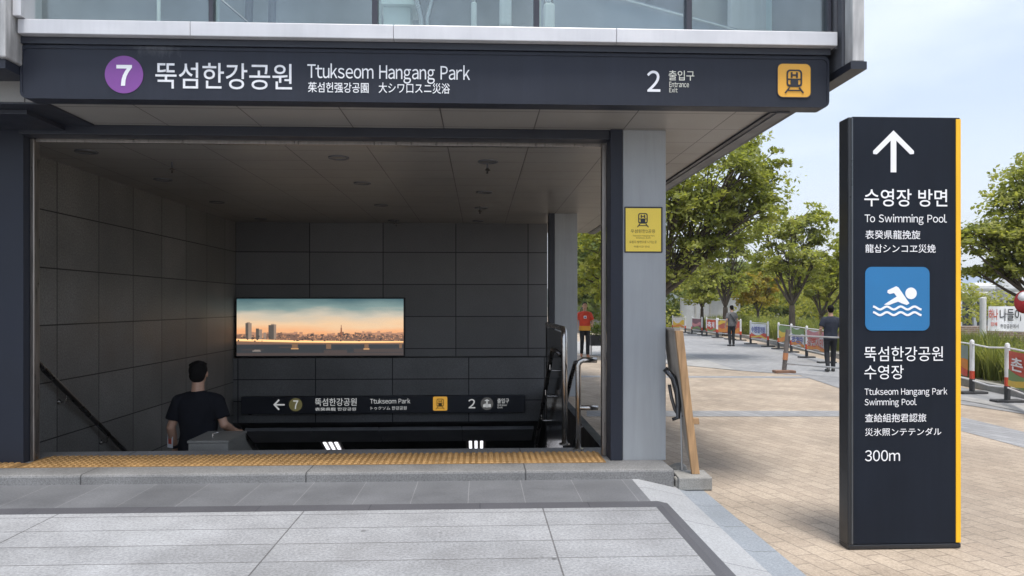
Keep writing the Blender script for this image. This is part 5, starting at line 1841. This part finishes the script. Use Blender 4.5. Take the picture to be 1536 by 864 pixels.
    h_.ell(hc + V((0, -.020, .034)), .084, .094, .096, 22, 14)
    h_.ell(hc + V((0, -.045, -.015)), .075, .060, .070, 18, 10)
    for k in range(26):
        a = k * 2.4
        rr_ = .045 + .03 * ((k * 37) % 10) / 10
        zz_ = .034 + .096 * math.sqrt(max(1 - (rr_ / .090) ** 2, 0))
        h_.caps(hc + V((math.cos(a) * rr_, math.sin(a) * rr_ * 1.05 - .020, zz_ - .012)), hc + V((math.cos(a + .3) * rr_ * 1.1, math.sin(a + .3) * rr_ * 1.15 - .016, zz_ - .004)), .012, .008, 6)
    part(h_, 'hair', M['hair'], .007 if voxel < .012 else .011, 2)
    # eyes
    for s in (-1, 1):
        e_ = MB().ell(hc + V((s * .032, .084, .012)), .011, .006, .006, 10, 6)
        if leg != 1.0:
            e_.v = [(a, b_, z + .93 * (leg - 1)) for a, b_, z in e_.v]
        e_.build('eye', M['hair'], root)
    return root, sh_o


M['shirt_black'] = mat('black_tshirt', (0.011, 0.012, 0.017), 0.9, var=0.2, scale=7, bump=0.15, spec=0.15)
M['shirt_grey'] = mat('grey_tshirt', (0.105, 0.105, 0.11), 0.85, var=0.2, scale=14, grain=.2, gscale=60)
M['shirt_navy'] = mat('navy_tshirt', (0.013, 0.018, 0.034), 0.85, var=0.2, scale=7, bump=.15)
M['shirt_red'] = mat('red_tshirt', (0.62, 0.060, 0.030), 0.8, var=0.15, scale=7, bump=.15)
M['trouser_black'] = mat('black_trousers', (0.012, 0.013, 0.018), 0.8, var=0.2, scale=7)
M['shoe_dark'] = mat('dark_shoe', (0.03, 0.03, 0.03), 0.6)
M['shoe_tan'] = mat('orange_tan_shoe', (0.45, 0.17, 0.08), 0.6)

# man going down the stairs
x, y = far(297.3, 9.65)
LEG, SCL = 0.72, 1.36
ztop = EYE - (542.0 - HY) * 9.65 / F
zf = ztop - (1.755 - .93 * (1 - LEG)) * SCL
man, msh = person('man in black t-shirt going down the stairs, seen from behind, one hand on the divider', (x, y, zf), R(2), dict(
    elbow_l=(-.240, -.035, 1.13), wrist_l=(-.243, .07, .925), hand_l=(-.02, .25, -1), curl_l=.8, thumb_l=(.3, 1, 0), nr_l=-1,
    elbow_r=(.252, -.03, 1.15), wrist_r=(.283, .17, 1.06), hand_r=(.06, .95, -.22), curl_r=.25, thumb_r=(-1, .2, 0), nr_r=1,
    knee_l=(-.10, .05, .49), ankle_l=(-.10, -.02, .085), knee_r=(.10, .10, .50), ankle_r=(.10, .05, .085)), M['shirt_black'], M['trouser_black'], M['shoe_dark'], SCL, 0.010, LEG)
dz = .93 * (LEG - 1)
mb = MB()
for k in range(16):
    a, b = 2 * math.pi * k / 16, 2 * math.pi * (k + 1) / 16
mb.tube([(-.2435, .055, .950 + dz), (-.2435, .066, .925 + dz)], .0345, 14)
mb.build('watch', M['ink'], man)
hand_w = man.matrix_basis @ Vector((-.300, .125, .815 + dz))
c_ = MB().box(-.006, .002, -.075, .075, -.085, .085)
c_.v = [(a + .0, b, c) for a, b, c in c_.v]
pc = thing('leaflet', 'white leaflet with red print held in the left hand of the man on the stairs', 'leaflet', (far(249.5, 9.5)[0], y - .02, EYE - (661 - HY) * 9.6 / F), R(-35))
c_ = MB().box(-.055, .055, -.003, .003, -.095, .095).build('sheet', M['white'], pc)
MB().box(-.030, .035, -.006, -.0032, -.045, .035).build('print', M['post_red'], c_)
MB().box(-.040, .040, -.0058, -.0034, .055, .07).build('print', M['ink'], c_)

walk = dict(elbow_l=(-.245, -.05, 1.13), wrist_l=(-.25, .06, .90), elbow_r=(.245, -.02, 1.13), wrist_r=(.25, .10, .91),
            knee_l=(-.085, .04, .50), ankle_l=(-.085, -.03, .085), knee_r=(.085, .03, .50), ankle_r=(.085, -.0, .085))
x, y = gnd(1097.5, 519.5)
pg, shg = person('man in grey t-shirt and black trousers walking on the far walkway beside the barriers', (x, y, GZ + .003), R(6), walk, M['shirt_grey'], M['trouser_black'], M['shoe_dark'], 1.0, .014)
MB().tube([(-.12, -.105, 1.40), (-.02, -.142, 1.24), (.10, -.138, 1.08), (.16, -.10, .98)], .014, 6).build('strap', M['ink'], pg)
x, y = gnd(1246, 558)
walk2 = dict(elbow_l=(-.255, -.03, 1.13), wrist_l=(-.225, .16, .98), hand_l=(.1, 1, -.1), elbow_r=(.255, -.03, 1.13), wrist_r=(.235, .15, .96), hand_r=(-.1, 1, -.1),
             knee_l=(-.09, .05, .50), ankle_l=(-.085, -.10, .10), knee_r=(.085, .10, .49), ankle_r=(.08, .10, .085))
person('man in navy t-shirt walking away directly left of the totem', (x, y, GZ + .003), R(-14), walk2, M['shirt_navy'], M['trouser_black'], M['shoe_dark'], 1.0, .012)
x, y = gnd(877, 536)
walk3 = dict(elbow_l=(-.25, .02, 1.12), wrist_l=(-.20, .20, 1.0), hand_l=(.2, 1, .1), elbow_r=(.25, .0, 1.13), wrist_r=(.27, .09, .90),
             knee_l=(-.09, .10, .50), ankle_l=(-.09, .10, .085), knee_r=(.085, .03, .50), ankle_r=(.09, -.10, .10), head=(0, .03, 1.63))
pr, shr = person('man in red t-shirt facing this way between the two grey columns', (x, y, GZ + .003), R(178), walk3, M['shirt_red'], M['trouser_black'], M['shoe_tan'], 1.06, .012)
hem = MB().loft([((0, .0, .855), .186, .133), ((0, .0, .95), .186, .133), ((0, 0, 1.0), .180, .130)], 28, cap=False)
hem.build('yellow_hem', col('yellow_cloth', (0.70, 0.33, 0.03)), pr, smooth=True)
MB().box(-.045, .045, .134, .140, 1.235, 1.325).build('chest_badge', M['white'], pr)
MB().box(-.028, .028, .1405, .1425, 1.255, 1.300).build('badge_print', M['print_blue'], pr)
